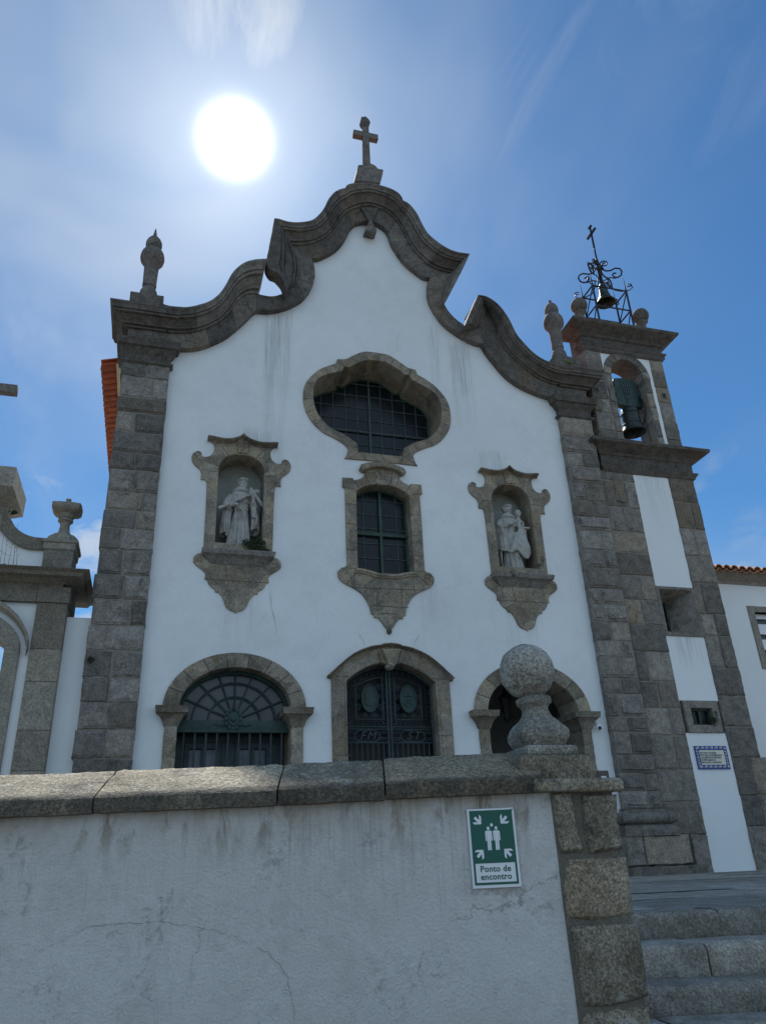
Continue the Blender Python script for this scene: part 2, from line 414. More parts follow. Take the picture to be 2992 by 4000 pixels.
M['granite_finial'] = granite('granite_finial', (.25, .235, .195), (.41, .385, .33), warmth=.2, lichen=.8, grain=2.0, bump=1.0, pale=.75, fineamp=.38)
M['granite_coping'] = granite('granite_coping', (.185, .16, .118), (.32, .283, .21), warm=(.34, .26, .14), warmth=.45, lichen=.8, grain=1.8, bump=1.0, pale=.6, fineamp=.42, shade_stain_z=(.385, .366, .75))  # coping's upright edge darkened: its shade painted in, with brownish stain
M['statue'] = granite('statue_stone', (.33, .32, .295), (.46, .445, .41), warmth=.12, lichen=.35, bump=.12, fineamp=.07, vr=0, dark=(.07, .065, .06))
M['asphalt'] = granite('worn_street_setts', (.09, .085, .075), (.15, .14, .125), lichen=.3)
M['paving'] = granite('granite_steps', (.23, .212, .178), (.385, .36, .31), warmth=.25, lichen=.35, grain=1.8, bump=.8, pale=.3)
def plaster(name, col, streaks=(), var=.05, dirt=0.0, bump=.12, bsc=30):
    """streaks: (x, half width, z top, length, strength)"""
    m_, kk, b = newmat(name); p = geo(kk)
    sx = kk.n('ShaderNodeSeparateXYZ'); kk.val(sx.inputs[0], p)
    c = kk.mix(kk.ramp(kk.noise(p, .55, 5, .6), .3, .7), tuple(q*(1-var) for q in col), tuple(min(1, q*(1+var)) for q in col))
    st = kk.noise(kk.sc(p, (22, 1, .7)), 1.0, 6, .7, .4); st2 = kk.noise(kk.sc(p, (7, 1, .35)), 1.0, 4, .6)
    fac = None
    for (x, hw, zt, ln, sg) in streaks:
        a = kk.ramp(kk.m('ABSOLUTE', kk.m('SUBTRACT', sx.outputs[0], x)), hw, hw*.3)
        z_ = kk.m('MULTIPLY', kk.ramp(sx.outputs[2], zt-ln, zt-ln*.1), kk.ramp(sx.outputs[2], zt+.25, zt))
        q = kk.m('MULTIPLY', kk.m('MULTIPLY', a, z_), sg); fac = q if fac is None else kk.m('MAXIMUM', fac, q)
    if fac is not None:
        fac = kk.m('MULTIPLY', fac, kk.m('ADD', kk.m('MULTIPLY', kk.ramp(st, .40, .72), .5), kk.m('MULTIPLY', kk.ramp(st2, .38, .7), .6)), clamp=True)
        c = kk.mix(fac, c, (.20, .20, .185))
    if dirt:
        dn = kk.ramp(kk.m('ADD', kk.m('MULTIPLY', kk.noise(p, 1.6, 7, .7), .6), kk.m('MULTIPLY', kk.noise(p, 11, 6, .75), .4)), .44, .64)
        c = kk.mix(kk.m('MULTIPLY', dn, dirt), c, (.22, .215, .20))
    kk.val(b.inputs['Base Color'], c); b.inputs['Roughness'].default_value = .85; b.inputs['Specular IOR Level'].default_value = .3
    bp = kk.n('ShaderNodeBump'); bp.inputs['Strength'].default_value = bump; bp.inputs['Distance'].default_value = .01
    kk.val(bp.inputs['Height'], kk.m('ADD', kk.noise(p, bsc, 5, .65), kk.m('MULTIPLY', kk.noise(p, 1.3, 3, .5), 2.0))); kk.val(b.inputs['Normal'], bp.outputs[0])
    return m_
M['plaster'] = plaster('white_plaster', (.79, .81, .805), [(1.95, .42, 11.9, 3.6, .85), (6.35, .38, 11.6, 3.0, .7), (5.72, .2, 12.0, 2.2, .5), (1.6, .5, 8.5, .9, .7), (3.2, .8, 9.3, 2.5, .2), (1.9, .35, 9, 5, .28), (6.9, .5, 8.6, .6, .4), (5.1, .3, 5.5, 2, .25), (1.36, .6, 4.9, 1.2, .25), (7.16, .6, 4.8, 1.2, .25)], var=.035, dirt=.10)
M['niche'] = plaster('shaded_niche_plaster', (.40, .43, .39), [], var=.08, dirt=.5)  # white niche plaster coloured darker to paint in its shade, plus dirt mottling
M['plaster_plain'] = plaster('white_plaster_plain', (.79, .81, .805), [(11.1, .5, 8.5, 1.6, .35), (11.1, .5, 4.5, .9, .75)], var=.03)
def simple(name, col, rough=.6, metal=0.0, var=.25, sc=12, spec=.5, bump=0.0):
    m_, kk, b = newmat(name); p = geo(kk)
    n_ = kk.noise(p, sc, 5, .6)
    c = kk.mix(kk.ramp(n_, .3, .7), tuple(q*(1-var) for q in col), tuple(min(1, q*(1+var)) for q in col))
    kk.val(b.inputs['Base Color'], c); b.inputs['Roughness'].default_value = rough; b.inputs['Metallic'].default_value = metal; b.inputs['Specular IOR Level'].default_value = spec
    if bump:
        bp = kk.n('ShaderNodeBump'); bp.inputs['Strength'].default_value = bump; bp.inputs['Distance'].default_value = .005
        kk.val(bp.inputs['Height'], n_); kk.val(b.inputs['Normal'], bp.outputs[0])
    return m_
M['iron'] = simple('dark_green_iron', (.028, .046, .05), .5, 0, .3, 8)
M['black_iron'] = simple('black_iron', (.006, .006, .007), .55, 0, .3, 8)
M['green_wood'] = simple('dark_green_wood', (.020, .048, .040), .55, 0, .3, 4, bump=.2)
M['green_frame'] = simple('green_painted_frame', (.022, .055, .035), .5, 0, .35, 5, bump=.2)
M['lead'] = simple('lead_came', (.08, .11, .11), .5, 0, .4, 20)
M['crack_dark'] = simple('render_crack', (.20, .19, .17), .9)
M['crack'] = simple('hairline_crack', (.30, .30, .28), .9)
M['glass'] = simple('dark_glass', (.010, .014, .017), .25, 0, .5, 1.2, .30)
M['glass_warm'] = simple('dark_glass_reflecting', (.05, .052, .055), .22, 0, .4, 1.4, .5)
M['pane'] = simple('pale_window_pane', (.09, .11, .135), .2, 0, .35, 2.5, .5)
M['bronze'] = simple('bell_bronze', (.035, .045, .042), .45, .5, .3, 6, bump=.1)
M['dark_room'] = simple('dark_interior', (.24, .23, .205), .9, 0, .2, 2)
M['tile'] = simple('terracotta_tile', (.38, .105, .05), .8, 0, .22, 5, .3, bump=.2)
M['tile_old'] = simple('weathered_terracotta', (.40, .21, .13), .85, 0, .4, 9, .3, bump=.3)
M['cream'] = simple('cream_eave', (.55, .47, .33), .85, 0, .1, 4)
M['white'] = simple('white_enamel', (.78, .80, .82), .4, 0, .03, 5)
M['sign_green'] = simple('sign_green', (.004, .095, .065), .38, 0, .05, 5)
M['blue'] = simple('cobalt_blue_glaze', (.025, .05, .27), .25, 0, .3, 12)
M['glaze'] = simple('white_glaze', (.70, .66, .55), .3, 0, .05, 12)
M['ink'] = simple('dark_blue_lettering', (.03, .035, .07), .5, 0, .2, 12)
M['leaf'] = simple('dark_leaf', (.035, .06, .022), .6, 0, .5, 25, .3)
M['leaf_bright'] = simple('bright_moss', (.16, .24, .03), .7, 0, .4, 25, .3)
M['straw'] = simple('dry_stem', (.19, .15, .09), .9, 0, .3, 25, .3)
M['plastic'] = simple('white_plastic', (.75, .76, .78), .35, 0, .03, 5)
M['brown'] = simple('brown_box', (.10, .08, .065), .6, 0, .2, 10)
# ============================================================ CHURCH
CX = 4.26                                 # axis of the facade
YF, YP, YC = 14.0, 13.85, 13.48           # plaster, pilasters and fascia, cornice edge
ZT = -0.18                                # terrace level at the facade
church = thing('church', 'white church facade with a curved granite gable, bell shaped window and arched doors', 'church', (CX, YF, ZT))
def tr(z, pts, Y=YP, step=.05, ang=38): return smooth(T(z, pts, Y), step, ang)
# --- gable bands, traced section by section: plaster edge C0, outer fascia edge C1, cornice edge C2
cor_z = T('A', (150, 1575), YC)[1]; cor_x = T('A', (150, 1575), YC)[0]
LL0 = tr('A', [(690,1985),(800,1988),(900,1975),(1000,1940),(1100,1890),(1180,1830),(1260,1760),(1310,1710),(1345,1680),(1372,1681)])
LL1 = tr('A', [(635,1866),(700,1870),(800,1868),(900,1845),(1000,1805),(1080,1752),(1140,1690),(1185,1620),(1240,1572),(1300,1550),(1357,1553)])
LL2 = tr('A', [(560,1612),(635,1640),(720,1650),(800,1652),(900,1630),(980,1600),(1050,1545),(1100,1475),(1150,1385),(1200,1330),(1260,1290),(1340,1268),(1432,1262)], YC)
RL0 = tr('B', [(90,1413),(160,1418),(220,1412),(290,1395),(350,1370),(400,1340),(440,1300),(470,1250),(488,1200),(490,1150),(483,1100),(465,1060)])
RL1 = tr('B', [(97,1305),(150,1317),(200,1322),(250,1310),(300,1285),(338,1255),(370,1215),(388,1160),(380,1105),(355,1045),(325,975)])
U0 = tr('B', [(465,1060),(510,1060),(570,1035),(630,1000),(680,950),(710,900),(730,860),(760,825),(800,812),(860,810),(910,820),(960,850),(990,890),(1010,950),(1040,1000),(1085,1065),(1130,1110),(1180,1150),(1230,1185),(1270,1192)])
U1 = tr('B', [(325,975),(400,975),(470,962),(540,932),(590,890),(640,825),(690,762),(740,733),(800,715),(860,708),(930,728),(980,755),(1030,800),(1080,870),(1110,930),(1150,1000),(1200,1055),(1260,1110),(1330,1145),(1415,1165)])
U2 = tr('B', [(213,788),(240,790),(300,808),(370,815),(460,803),(510,770),(550,720),(580,660),(620,612),(660,590),(696,582),(706,562),(752,549),(850,545),(930,562),(990,580),(1050,610),(1083,648),(1085,665),(1130,690),(1180,750),(1210,810),(1250,880),(1300,930),(1380,985),(1450,1015),(1542,1030)], YC)
KL1 = tr('B', [(300,1285),(338,1255),(370,1215),(388,1160),(380,1105),(355,1045),(325,975)])
KL2 = tr('B', [(298,1278),(270,1205),(225,1155),(192,1143),(165,1100),(161,1065),(178,980),(200,870),(213,788)], YC, ang=60)
KR1 = tr('B', [(1415,1165),(1375,1215),(1356,1270),(1358,1340)])
KR2 = tr('B', [(1542,1030),(1500,1120),(1440,1235),(1364,1345)], YC)
RR0 = tr('B', [(1270,1192),(1258,1240),(1260,1310),(1280,1370),(1320,1440),(1370,1500),(1430,1550),(1500,1595),(1570,1630),(1635,1645)])
RR1 = tr('B', [(1415,1165),(1375,1215),(1356,1270),(1358,1340),(1375,1390),(1410,1440),(1450,1480),(1507,1521)])
RR1 += tr('C', [(335,545),(388,548)])
LR0 = tr('C', [(410,640),(440,690),(480,740),(530,800),(590,850),(650,885),(720,915),(790,938),(812,942)])
LR1 = tr('C', [(388,548),(430,448),(470,520),(495,600),(540,680),(600,740),(660,790),(720,835),(790,864),(830,870)], ang=50)
LR2 = tr('C', [(385,361),(430,370),(480,400),(520,440),(560,500),(600,580),(650,640),(700,690),(760,728),(820,748),(880,765),(930,770)], YC)
LR1m = tr('C', [(430,448),(470,520),(495,600),(540,680),(600,740),(660,790),(720,835),(790,864),(830,870)])
QR1 = tr('C', [(390,548),(430,448)]); QR2 = tr('C', [(311,531),(345,450),(385,361)], YC)
FASC = [(0, .0), (.02, 1), (1, 1)]
fa = MB()
halves = []
for i, (c0, c1, free) in enumerate(((LL0, LL1, 0), (RL0, RL1, 1), (U0, U1, 0), (RR0, RR1, 1), (LR0, LR1, 0))):
    strip(fa, c0, c1, YF+.03, YP-(.012 if free else 0), FASC, .72, YF+(.05 if i == 1 else .35), seed=i+20)
    a = resample(c0, 24); b = resample(c1, 24); halves += [tuple(Vector(p).lerp(Vector(q), .45)) for p, q in zip(a, b)]
fa.build('gable_fascia', M['granite_dark'], church, smooth=30)
co = MB()
strip(co, LL1, LL2, YP+.01, YC, CORN, .85, YF+.45, 31)
strip(co, U1, U2, YP+.01, YC, CORN, .8, YF+.45, 32)
strip(co, KL1, KL2, YP, YC, CORN, 3, YP-.02, 33); strip(co, KR1, KR2, YP, YC, CORN, 3, YF+.2, 34)
strip(co, LR1m, LR2, YP+.01, YC, CORN, .85, YF+.45, 35); strip(co, QR1, QR2, YP, YC, CORN, 3, YP-.02, 36)
co.build('gable_cornice', M['granite_dark'], church, smooth=30)
# --- the plastered wall with its openings
def bez(z, pts, Y=YF, step=.04, ang=38): return smooth(T(z, pts, Y), step, ang)
# arched openings (shared shape)
AX = 1.355
zi = 2.81
ar_o = (AX - T('e', (195, 700), YF)[0]); ar_i = (AX - T('e', (350, 695), YF)[0])
zo = T('e', (845, 121), YF)[1] - zi; zn = T('e', (840, 257), YF)[1] - zi
def arch(cx, rx, rz, z0, zs=zi, n=28): return [(cx-rx, z0)] + [(cx-rx*math.cos(math.pi*i/n), zs+rz*math.sin(math.pi*i/n)) for i in range(n+1)] + [(cx+rx, z0)]
AXR = 2*CX-AX
# big window
bo = sym(bez('b', [(700,180),(640,180),(580,198),(520,225),(470,248),(395,248),(380,290),(310,310),(230,345),(160,400),(110,460),(85,530),(82,640),(105,730),(150,810),(210,880),(280,935),(350,970),(420,1010),(470,1045),(495,1080),(480,1130),(460,1166),(600,1178),(809,1195)]), CX)
bi = sym(bez('b', [(710,257),(680,255),(620,270),(560,295),(510,325),(460,318),(440,355),(385,370),(330,385),(260,405),(210,440),(180,500),(173,570),(180,640),(205,730),(250,800),(330,880),(400,915),(470,950),(540,1000),(572,1020),(592,1105),(750,1122)]), CX)
# middle window
co_ = [(672,50),(560,40),(470,50),(400,45),(385,90),(430,120),(443,150),(430,190),(380,225),(310,241),(302,215),(175,205),(172,315),(205,345),(212,700),(228,1265),(205,1275),(203,1290),(160,1292),(118,1330),(120,1390),(150,1440),(220,1490),(300,1530),(400,1600),(460,1680),(500,1760),(518,1845),(550,1850),(553,1885),(600,1890),(650,1950),(680,2000),(720,2035),(735,2062)]
wo_ = sym(bez('c', co_), CX)
wi_half = bez('c', [(650,285),(540,290),(450,312),(380,340),(340,368),(346,700),(360,1310),(420,1318),(520,1345),(600,1370),(700,1375)])
wi_ = sym(wi_half, CX)
# door
do_ = sym(bez('f', [(845,115),(720,124),(705,137),(560,160),(400,225),(270,320),(170,410),(78,490),(84,512),(130,518),(133,800),(142,1200),(148,1490)]) + [(3.14, ZT), (CX, ZT)], CX)
di_ = sym(bez('f', [(820,332),(740,332),(640,350),(540,385),(440,440),(370,490),(310,540),(315,900),(328,1490)]) + [(T('f', (328,1490), YF)[0], ZT), (CX, ZT)], CX)
# niches
NX = T('a', (297, 700), YF)[0]/2 + T('a', (1030, 720), YF)[0]/2
NDX, NDZ = 2*(CX-NX), -0.095
no_ = sym(bez('a', [(695,170),(655,190),(580,212),(500,216),(430,208),(345,190),(345,212),(378,245),(380,300),(360,345),(325,370),(290,378),(245,368),(240,335),(200,318),(155,335),(137,380),(150,440),(190,485),(225,515),(240,560),(232,622),(275,625),(298,660),(290,900),(270,1250),(262,1370),(235,1415),(190,1425),(155,1460),(152,1510),(185,1550),(265,1610),(285,1650),(275,1695),(305,1705),(320,1750),(350,1785),(385,1805),(390,1835),(420,1840),(460,1880),(485,1940),(500,1985),(540,2030),(590,2045),(605,2060),(622,2063)]), NX)
nh = bez('a', [(640,350),(570,360),(510,385),(460,430),(430,490),(424,560),(412,800),(400,1050),(386,1300)])
ni_ = sym(nh + [(NX, nh[-1][1])], NX)
wall = MB()
outline = halves + [(9.2, T('C', (812, 942), YF)[1]), (9.2, ZT-.1), (-.75, ZT-.1), (-.75, halves[0][1])]
def grow(l, c, fx, fz): return [(c[0]+(x-c[0])*fx, c[1]+(z-c[1])*fz) for x, z in l]
holes = [grow(bi, (CX, 9.45), 1.06, 1.07), grow(wi_, (CX, 6.6), 1.08, 1.03), grow(di_, (CX, ZT), 1.06, 1.02), grow(ni_, (NX, 6.9), 1.12, 1.04), shift(grow(ni_, (NX, 6.9), 1.12, 1.04), NDX, NDZ), arch(AX, ar_i+.03, zn+.03, ZT), arch(AXR, ar_i+.03, zn+.03, ZT)]
wall.prism([outline]+holes, YF, YF+.02, 0, .5, back=False)
wall.prism([outline]+[shift([(NX-.50,5.7),(NX-.50,8.15),(NX+.50,8.15),(NX+.50,5.7)], 0, 0), shift([(NX-.50,5.7),(NX-.50,8.15),(NX+.50,8.15),(NX+.50,5.7)], NDX, NDZ)]+holes[:3]+holes[5:], YF+.02, YF+.7)
rk = random.Random(77)
def crack(z, pts, w_=.006):
    p = [Vector(q) for q in smooth(T(z, pts, YF), .06)]; p = [q+Vector((rk.uniform(-.010, .010), rk.uniform(-.006, .006))) for q in p]
    for a, b in zip(p[:-1], p[1:]):
        ww = w_*rk.uniform(.3, 1); wall.add([(a.x-ww/2, YF-.002, a.y), (b.x-ww/2, YF-.002, b.y), (b.x+ww/2, YF-.002, b.y), (a.x+ww/2, YF-.002, a.y)], [(0,1,2,3)], .5, 1)
crack('a', [(975,1770),(1000,1850),(995,1950),(1010,2060),(1040,2150),(1045,2212)]); crack('a', [(925,2080),(890,2150),(875,2190)], .005)
crack('G', [(1450,20),(1465,100),(1485,180),(1490,240)]); crack('G', [(1415,130),(1400,190)], .004); crack('G', [(950,250),(945,280)], .004)
crack('b', [(975,0),(945,60),(955,140),(930,180),(880,205)], .006); crack('f', [(470,0),(500,60),(525,120)], .005); crack('f', [(1160,0),(1120,70),(1085,160)], .005)
crack('c', [(380,2070),(410,2150),(440,2212)], .005); crack('c', [(1080,2040),(1095,2100),(1050,2170)], .005); crack('b', [(160,925),(157,990)], .007)
wall.build('facade_wall', [M['plaster'], M['crack']], church)
# --- church body, roof
body = MB()
for a in ((-1.2, -1.0, 14.3, 30, ZT, 10.35), (9.5, 9.7, 15.0, 30, ZT, 10.35), (-1.2, 9.7, 29.8, 30, ZT, 10.35), (-1.2, 9.7, 15.1, 30, 10.2, 10.35)):
    body.box(*a)
body.build('nave_wall', M['plaster_plain'], church)
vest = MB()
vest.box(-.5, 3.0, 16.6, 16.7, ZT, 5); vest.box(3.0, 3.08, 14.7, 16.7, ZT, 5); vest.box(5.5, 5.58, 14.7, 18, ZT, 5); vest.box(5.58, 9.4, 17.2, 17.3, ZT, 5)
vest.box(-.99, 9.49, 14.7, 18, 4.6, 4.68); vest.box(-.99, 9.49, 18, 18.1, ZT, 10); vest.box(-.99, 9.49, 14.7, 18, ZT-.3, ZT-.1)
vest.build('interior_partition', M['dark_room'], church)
rf = MB()
rf.add([(-1.76,14.85,10.42),(-1.76,30.4,10.42),(4.25,30.4,12.3),(4.25,14.85,12.3),(9.75,30.4,10.6),(9.75,14.85,10.6)], [(0,1,2,3),(3,2,4,5)])
yy = 14.93
rr = random.Random(3)
while yy < 30.2:                                    # channel and cover tiles running up the slope, ends at the eave
    for (cx_, r_, dz_, s_) in ((yy, .10, .06, 1), (yy+.12, .09, .02, -1)):
        n_ = 8; vs = []; fs = []
        for e, (x_, z_) in enumerate(((-1.79, 10.40), (1.2, 11.36))):
            for j in range(n_+1):
                a_ = math.pi*j/n_; vs.append((x_+rr.uniform(-.006,.006)*(1-e), cx_+r_*math.cos(a_), z_+dz_+s_*r_*.75*math.sin(a_)*(1 if s_ > 0 else 1)))
            for j in range(n_, -1, -1):
                a_ = math.pi*j/n_; vs.append((x_, cx_+(r_-.018)*math.cos(a_), z_+dz_-.0+s_*(r_-.018)*.75*math.sin(a_)))
        m_ = 2*(n_+1)
        for j in range(m_): fs.append((j, (j+1) % m_, m_+(j+1) % m_, m_+j))
        fs.append(tuple(range(m_))); rf.add(vs, fs, rr.random())
    yy += .24
rf.build('roof', M['tile'], church)
ev = MB(); mould(ev, -1.22, 0, 15.0, 30, [(10.1, 0), (10.14, .05), (10.24, .10), (10.28, .16), (10.38, .20), (10.40, .24)]); ev.build('eave', M['cream'], church)
# --- pilasters
pl = MB(); PXL = (-1.245, -.305)
ashlar(pl, PXL[0], PXL[1], ZT-.05, 9.86, YP, 41, h=(.36, .52), split=.75, boss=(.005, .03), depth=.8, rough_side=-1)
PIL = pl.build('pilaster', M['granite'], church, smooth=40)
pr = MB(); PXR = (2*CX*.989-PXL[1]-.01+.02, 9.62)
PXR = (8.755, 9.615)
courses = [(.98,1.3),(1.3,1.62),(1.62,1.98),(1.98,2.42),(2.42,2.72),(2.72,3.18),(3.18,3.5),(3.5,3.95),(3.95,4.3),(4.3,4.72),(4.72,5.1),(5.1,5.46),(5.46,5.95),(5.95,6.38),(6.38,6.85),(6.85,7.2),(7.2,7.6),(7.6,8.05),(8.05,8.5),(8.5,8.86),(8.86,9.3),(9.3,9.86)]
ashlar(pr, PXR[0], PXR[1], .98, 9.86, YP, 45, split=.72, boss=(.02, .045), depth=.6, courses=courses, rm=.07)
PIR = pr.build('pilaster', M['granite'], church, smooth=40)
def base_mould(mb, x0, x1):
    mould(mb, x0, x1, YP, YF+.4, [(.90, .0), (.98, .015), (.985, .05)], .4)
    mould(mb, x0, x1, YP, YF+.4, [(.49, .16), (.60, .16), (.66, .13), (.70, .07), (.715, .10), (.74, .15), (.79, .175), (.85, .17), (.90, .13), (.93, .06)], .45)
bm_ = MB(); base_mould(bm_, PXR[0], PXR[1])
rnd = random.Random(5)
for (xa, xb) in ((8.58, 8.97), (8.97, 9.98)): stone(bm_, xa, xb, -.02, .50, YP-.14, 0, rnd, .5, rm=.03)
stone(bm_, 8.56, 10.22, -.22, -.03, YP-.2, 0, rnd, .6, rm=.03)
bm_.build('pedestal', M['granite_tower'], church, smooth=40)
def capital(x0, x1, side):
    c = MB(); z = T('A', (690,1985), YP)[1]
    mould(c, x0+.01, x1-.01, YP+.01, YF+.5, [(9.80, 0), (9.83, .03), (9.85, .06), (9.88, .065), (9.90, .03), (9.93, .01)], .3)
    mould(c, x0+.01, x1-.01, YP+.01, YF+.5, [(9.92, 0.004), (10.02, .01), (10.06, .015), (10.10, .05), (10.16, .08), (10.2, .1), (10.215, .15), (10.29, .165), (10.305, .17), (10.36, .19), (10.365, .03)], .7)
    mould(c, x0+.02, x1-.02, YP, YF+.5, [(10.36, .0), (10.70, .0)], .6)
    return c
capital(*PXL, -1).build('capital', M['granite_dark'], church, smooth=30)
capital(*PXR, 1).build('capital', M['granite_dark'], church, smooth=30)
zc0 = T('A', (635, 1866), YP)[1]; zc1 = cor_z
def corner(x0, x1):
    c = MB(); pf = [(zc0+(zc1-zc0)*t, .37*p) for t, p in CORN]
    mould(c, x0, x1, YP, YF+.45, [(zc0-.02, .0)]+pf, .45, rough=.007)
    return c
xl = PXL[0]; xr = PXR[1]
corner(xl, T('A', (600, 1866), YP)[0]).build('corner_cornice', M['granite_dark'], church, smooth=30)
corner(T('C', (850, 868), YP)[0], xr).build('corner_cornice', M['granite_dark'], church, smooth=30)
# --- pinnacles
def pinnacle(cx, broken):
    p = MB(); y = 13.83
    zb = zc1
    mould(p, cx-.34, cx+.34, y-.34, y+.34, [(zb-.02, 0), (zb+.26, 0), (zb+.27, -.03)], .6)
    pr_ = [(.165,.0),(.165,.06),(.19,.16),(.20,.24),(.185,.34),(.15,.42),(.125,.46),(.125,.48),(.15,.50),(.155,.56),(.15,.62),(.158,1.0),(.168,1.14),(.20,1.20),(.25,1.27),(.268,1.36),(.265,1.44),(.245,1.53),(.20,1.62),(.165,1.66),(.15,1.67),(.17,1.70),(.185,1.78),(.18,1.87),(.155,1.95),(.11,2.02),(.06,2.08)]
    pr_ += [(.045, 2.13), (.04, 2.17), (.0, 2.185)] if broken else [(.045, 2.13), (.03, 2.22), (.015, 2.32), (.0, 2.36)]
    s_ = .93; z0 = zb+.26
    p.lathe((cx, y, z0), [(r*.97, z*s_) for r, z in pr_], 28, .5)
    return p
pinnacle(-.90, False).build('pinnacle', M['granite_dark'], church, smooth=40)
pinnacle(9.00, True).build('pinnacle', M['granite_dark'], church, smooth=40, label='pinnacle with a broken tip and bright moss at its foot')
# --- roof cross on its stone
Yx = 13.75
cr = MB()
ped = tr('B', [(775,450),(800,447),(835,452),(860,438),(890,452),(912,474),(945,480),(943,505),(926,570),(750,556),(768,490)], Yx, ang=30)
cr.prism([ped], Yx-.12, Yx+.3, .015, .4)
xb = T('B', (838, 445), Yx); xt = T('B', (832, 185), Yx); w_ = .085; cxx = (xb[0]+xt[0])/2
cr.box(cxx-w_, cxx+w_, Yx-w_, Yx+w_, xb[1]-.1, xt[1], .5, .012)
zb_ = (T('B', (836, 232), Yx)[1] + T('B', (836, 232), Yx)[1])/2
hw = (T('B', (917, 262), Yx)[0]-T('B', (751, 232), Yx)[0])/2
cr.box(cxx-hw, cxx+hw, Yx-.075, Yx+.075, zb_-.105, zb_+.085, .5, .012)
s2 = xt[1]
cr.lathe((cxx, Yx, s2), [(.06,-.02),(.09,.03),(.13,.12),(.155,.22),(.15,.27),(.12,.36),(.10,.40)], 6, .6)
cr.lathe((cxx-.07, Yx, s2+.33), [(.05,0),(.035,.10),(.0,.17)], 6, .6); cr.lathe((cxx+.03, Yx, s2+.35), [(.05,0),(.03,.10),(.0,.20)], 6, .6)
cr.build('roof_cross', M['granite_dark'], church, smooth=30)
# --- keystone and hanging bell ornament
ks = MB()
ks.prism([tr('B', [(800,712),(925,714),(882,802),(850,802)], YP-.06)], YP-.06, YP, .01, .3)
ks.prism([tr('B', [(858,800),(874,800),(878,818),(905,870),(905,890),(890,893),(850,882),(828,878),(830,866),(852,815)], YP-.05)], YP-.08, YF, .015, .5)
q = T('B', (868, 893), YP-.05); ks.sphere((q[0], YP-.06, q[1]), .085, n=12)
ks.build('keystone', M['granite_dark'], church, smooth=35)

# --- carved surrounds -------------------------------------------------------
def ribbon(mb, p, q, y, w_=.012, tint=-1):
    a, b = Vector(p), Vector(q); n_ = (b-a).normalized(); n_ = Vector((-n_.y, n_.x))*w_/2
    mb.add([(a.x-n_.x, y, a.y-n_.y), (b.x-n_.x, y, b.y-n_.y), (b.x+n_.x, y, b.y+n_.y), (a.x+n_.x, y, a.y+n_.y)], [(0,1,2,3)], tint)
def radial_joints(mb, outer, inner, y, n_, cx, seed=0, y1=None):
    """mortar joints across a band between two closed outlines"""
    rnd = random.Random(seed); o = outer; m_ = len(o); L = plen(o+[o[0]]); step = L/n_; acc = rnd.uniform(0, step)
    nxt = acc; d_ = 0
    for i in range(m_):
        a, b = Vector(o[i-1]), Vector(o[i]); s_ = (b-a).length
        while d_+s_ >= nxt and s_ > 0:
            p = a.lerp(b, (nxt-d_)/s_); q = min(inner, key=lambda t: (t[0]-p.x)**2+(t[1]-p.y)**2)
            dd = (Vector(q)-p)
            if .03 < dd.length < .55:
                ribbon(mb, p+dd*.03, p+dd*.97, y, .013)
                if y1: 
                    mb.add([(q[0]-.007, y, q[1]), (q[0]+.007, y, q[1]), (q[0]+.007, y1, q[1]+.001), (q[0]-.007, y1, q[1]+.001)], [(0,1,2,3)], -1)
            nxt += step*rnd.uniform(.8, 1.2)
        d_ += s_
def spiral(mb, c, r, y, turns=1.4, rt=.012, flip=1, n_=26, sz=1):
    pts = []
    for i in range(n_+1):
        t = i/n_; a = t*turns*2*math.pi; q = r*(1-t*.8)
        pts.append((c[0]+flip*q*math.cos(a), y, c[1]+q*math.sin(a)*sz))
    mb.tube(pts, [rt*(1-.4*i/n_) for i in range(n_+1)], 5)
YW = 14.78
bs = MB(); bs.prism([bo, bi], YF-.035, YW+.1, .012, .5)
radial_joints(bs, bo, bi, YF-.038, 27, CX, 3)
bsur = bs.build('bell_window', M['granite_frame'], church, smooth=25, label='large bell shaped window of dark leaded glass')
def glaze(parent, hole, y, gx, gz, mainx, mainz, x0, zref, mat='lead', fr=.05, bar=.011, mbar=.028, fmat='green_frame', gmat='glass'):
    g = MB(); g.prism([hole], y+.03, y+.04); g.build('glass', M[gmat], parent)
    f = MB()
    hv = [Vector(p) for p in hole]
    cc = [tuple(p) for p in hole]
    pts = [(p[0], y+.01, p[1]) for p in cc]; f.tube(pts+[pts[0]], fr/2, 6, False)
    f.build('window_frame', M[fmat], parent)
    def inside_span(fixed, axis):
        xs = []
        n_ = len(cc)
        for i in range(n_):
            a, b = cc[i-1], cc[i]; u0, u1 = a[axis], b[axis]
            if (u0-fixed)*(u1-fixed) < 0: t = (fixed-u0)/(u1-u0); xs.append(a[1-axis]+(b[1-axis]-a[1-axis])*t)
        xs.sort(); return list(zip(xs[::2], xs[1::2]))
    b_ = MB(); rj = random.Random(2)
    xs = [x0+gx*i for i in range(-12, 13)]; zs = [zref+gz*i for i in range(-14, 15)]
    for i, x in enumerate(xs):
        main = any(abs(x-q) < .01 for q in mainx)
        for a, c_ in inside_span(x+1e-5, 0):
            r_ = mbar if main else bar; 
            m2 = max(2, int((c_-a)/.35))
            b_.tube([(x+(0 if main else rj.uniform(-.006,.006)), y+(0 if main else .02), a+(c_-a)*t/m2) for t in range(m2+1)], r_, 5)
    for z in zs:
        main = any(abs(z-q) < .01 for q in mainz)
        for a, c_ in inside_span(z+1e-5, 1):
            r_ = mbar if main else bar; m2 = max(2, int((c_-a)/.35))
            b_.tube([(a+(c_-a)*t/m2, y+(-.004 if main else .018), z+(0 if main else rj.uniform(-.005,.005))) for t in range(m2+1)], r_, 5)
    b_.build('glazing_bars', M[mat], parent)
glaze(bsur, bi, YW, .29, .335, [CX], [9.35+0], CX, 9.35, fr=.08)
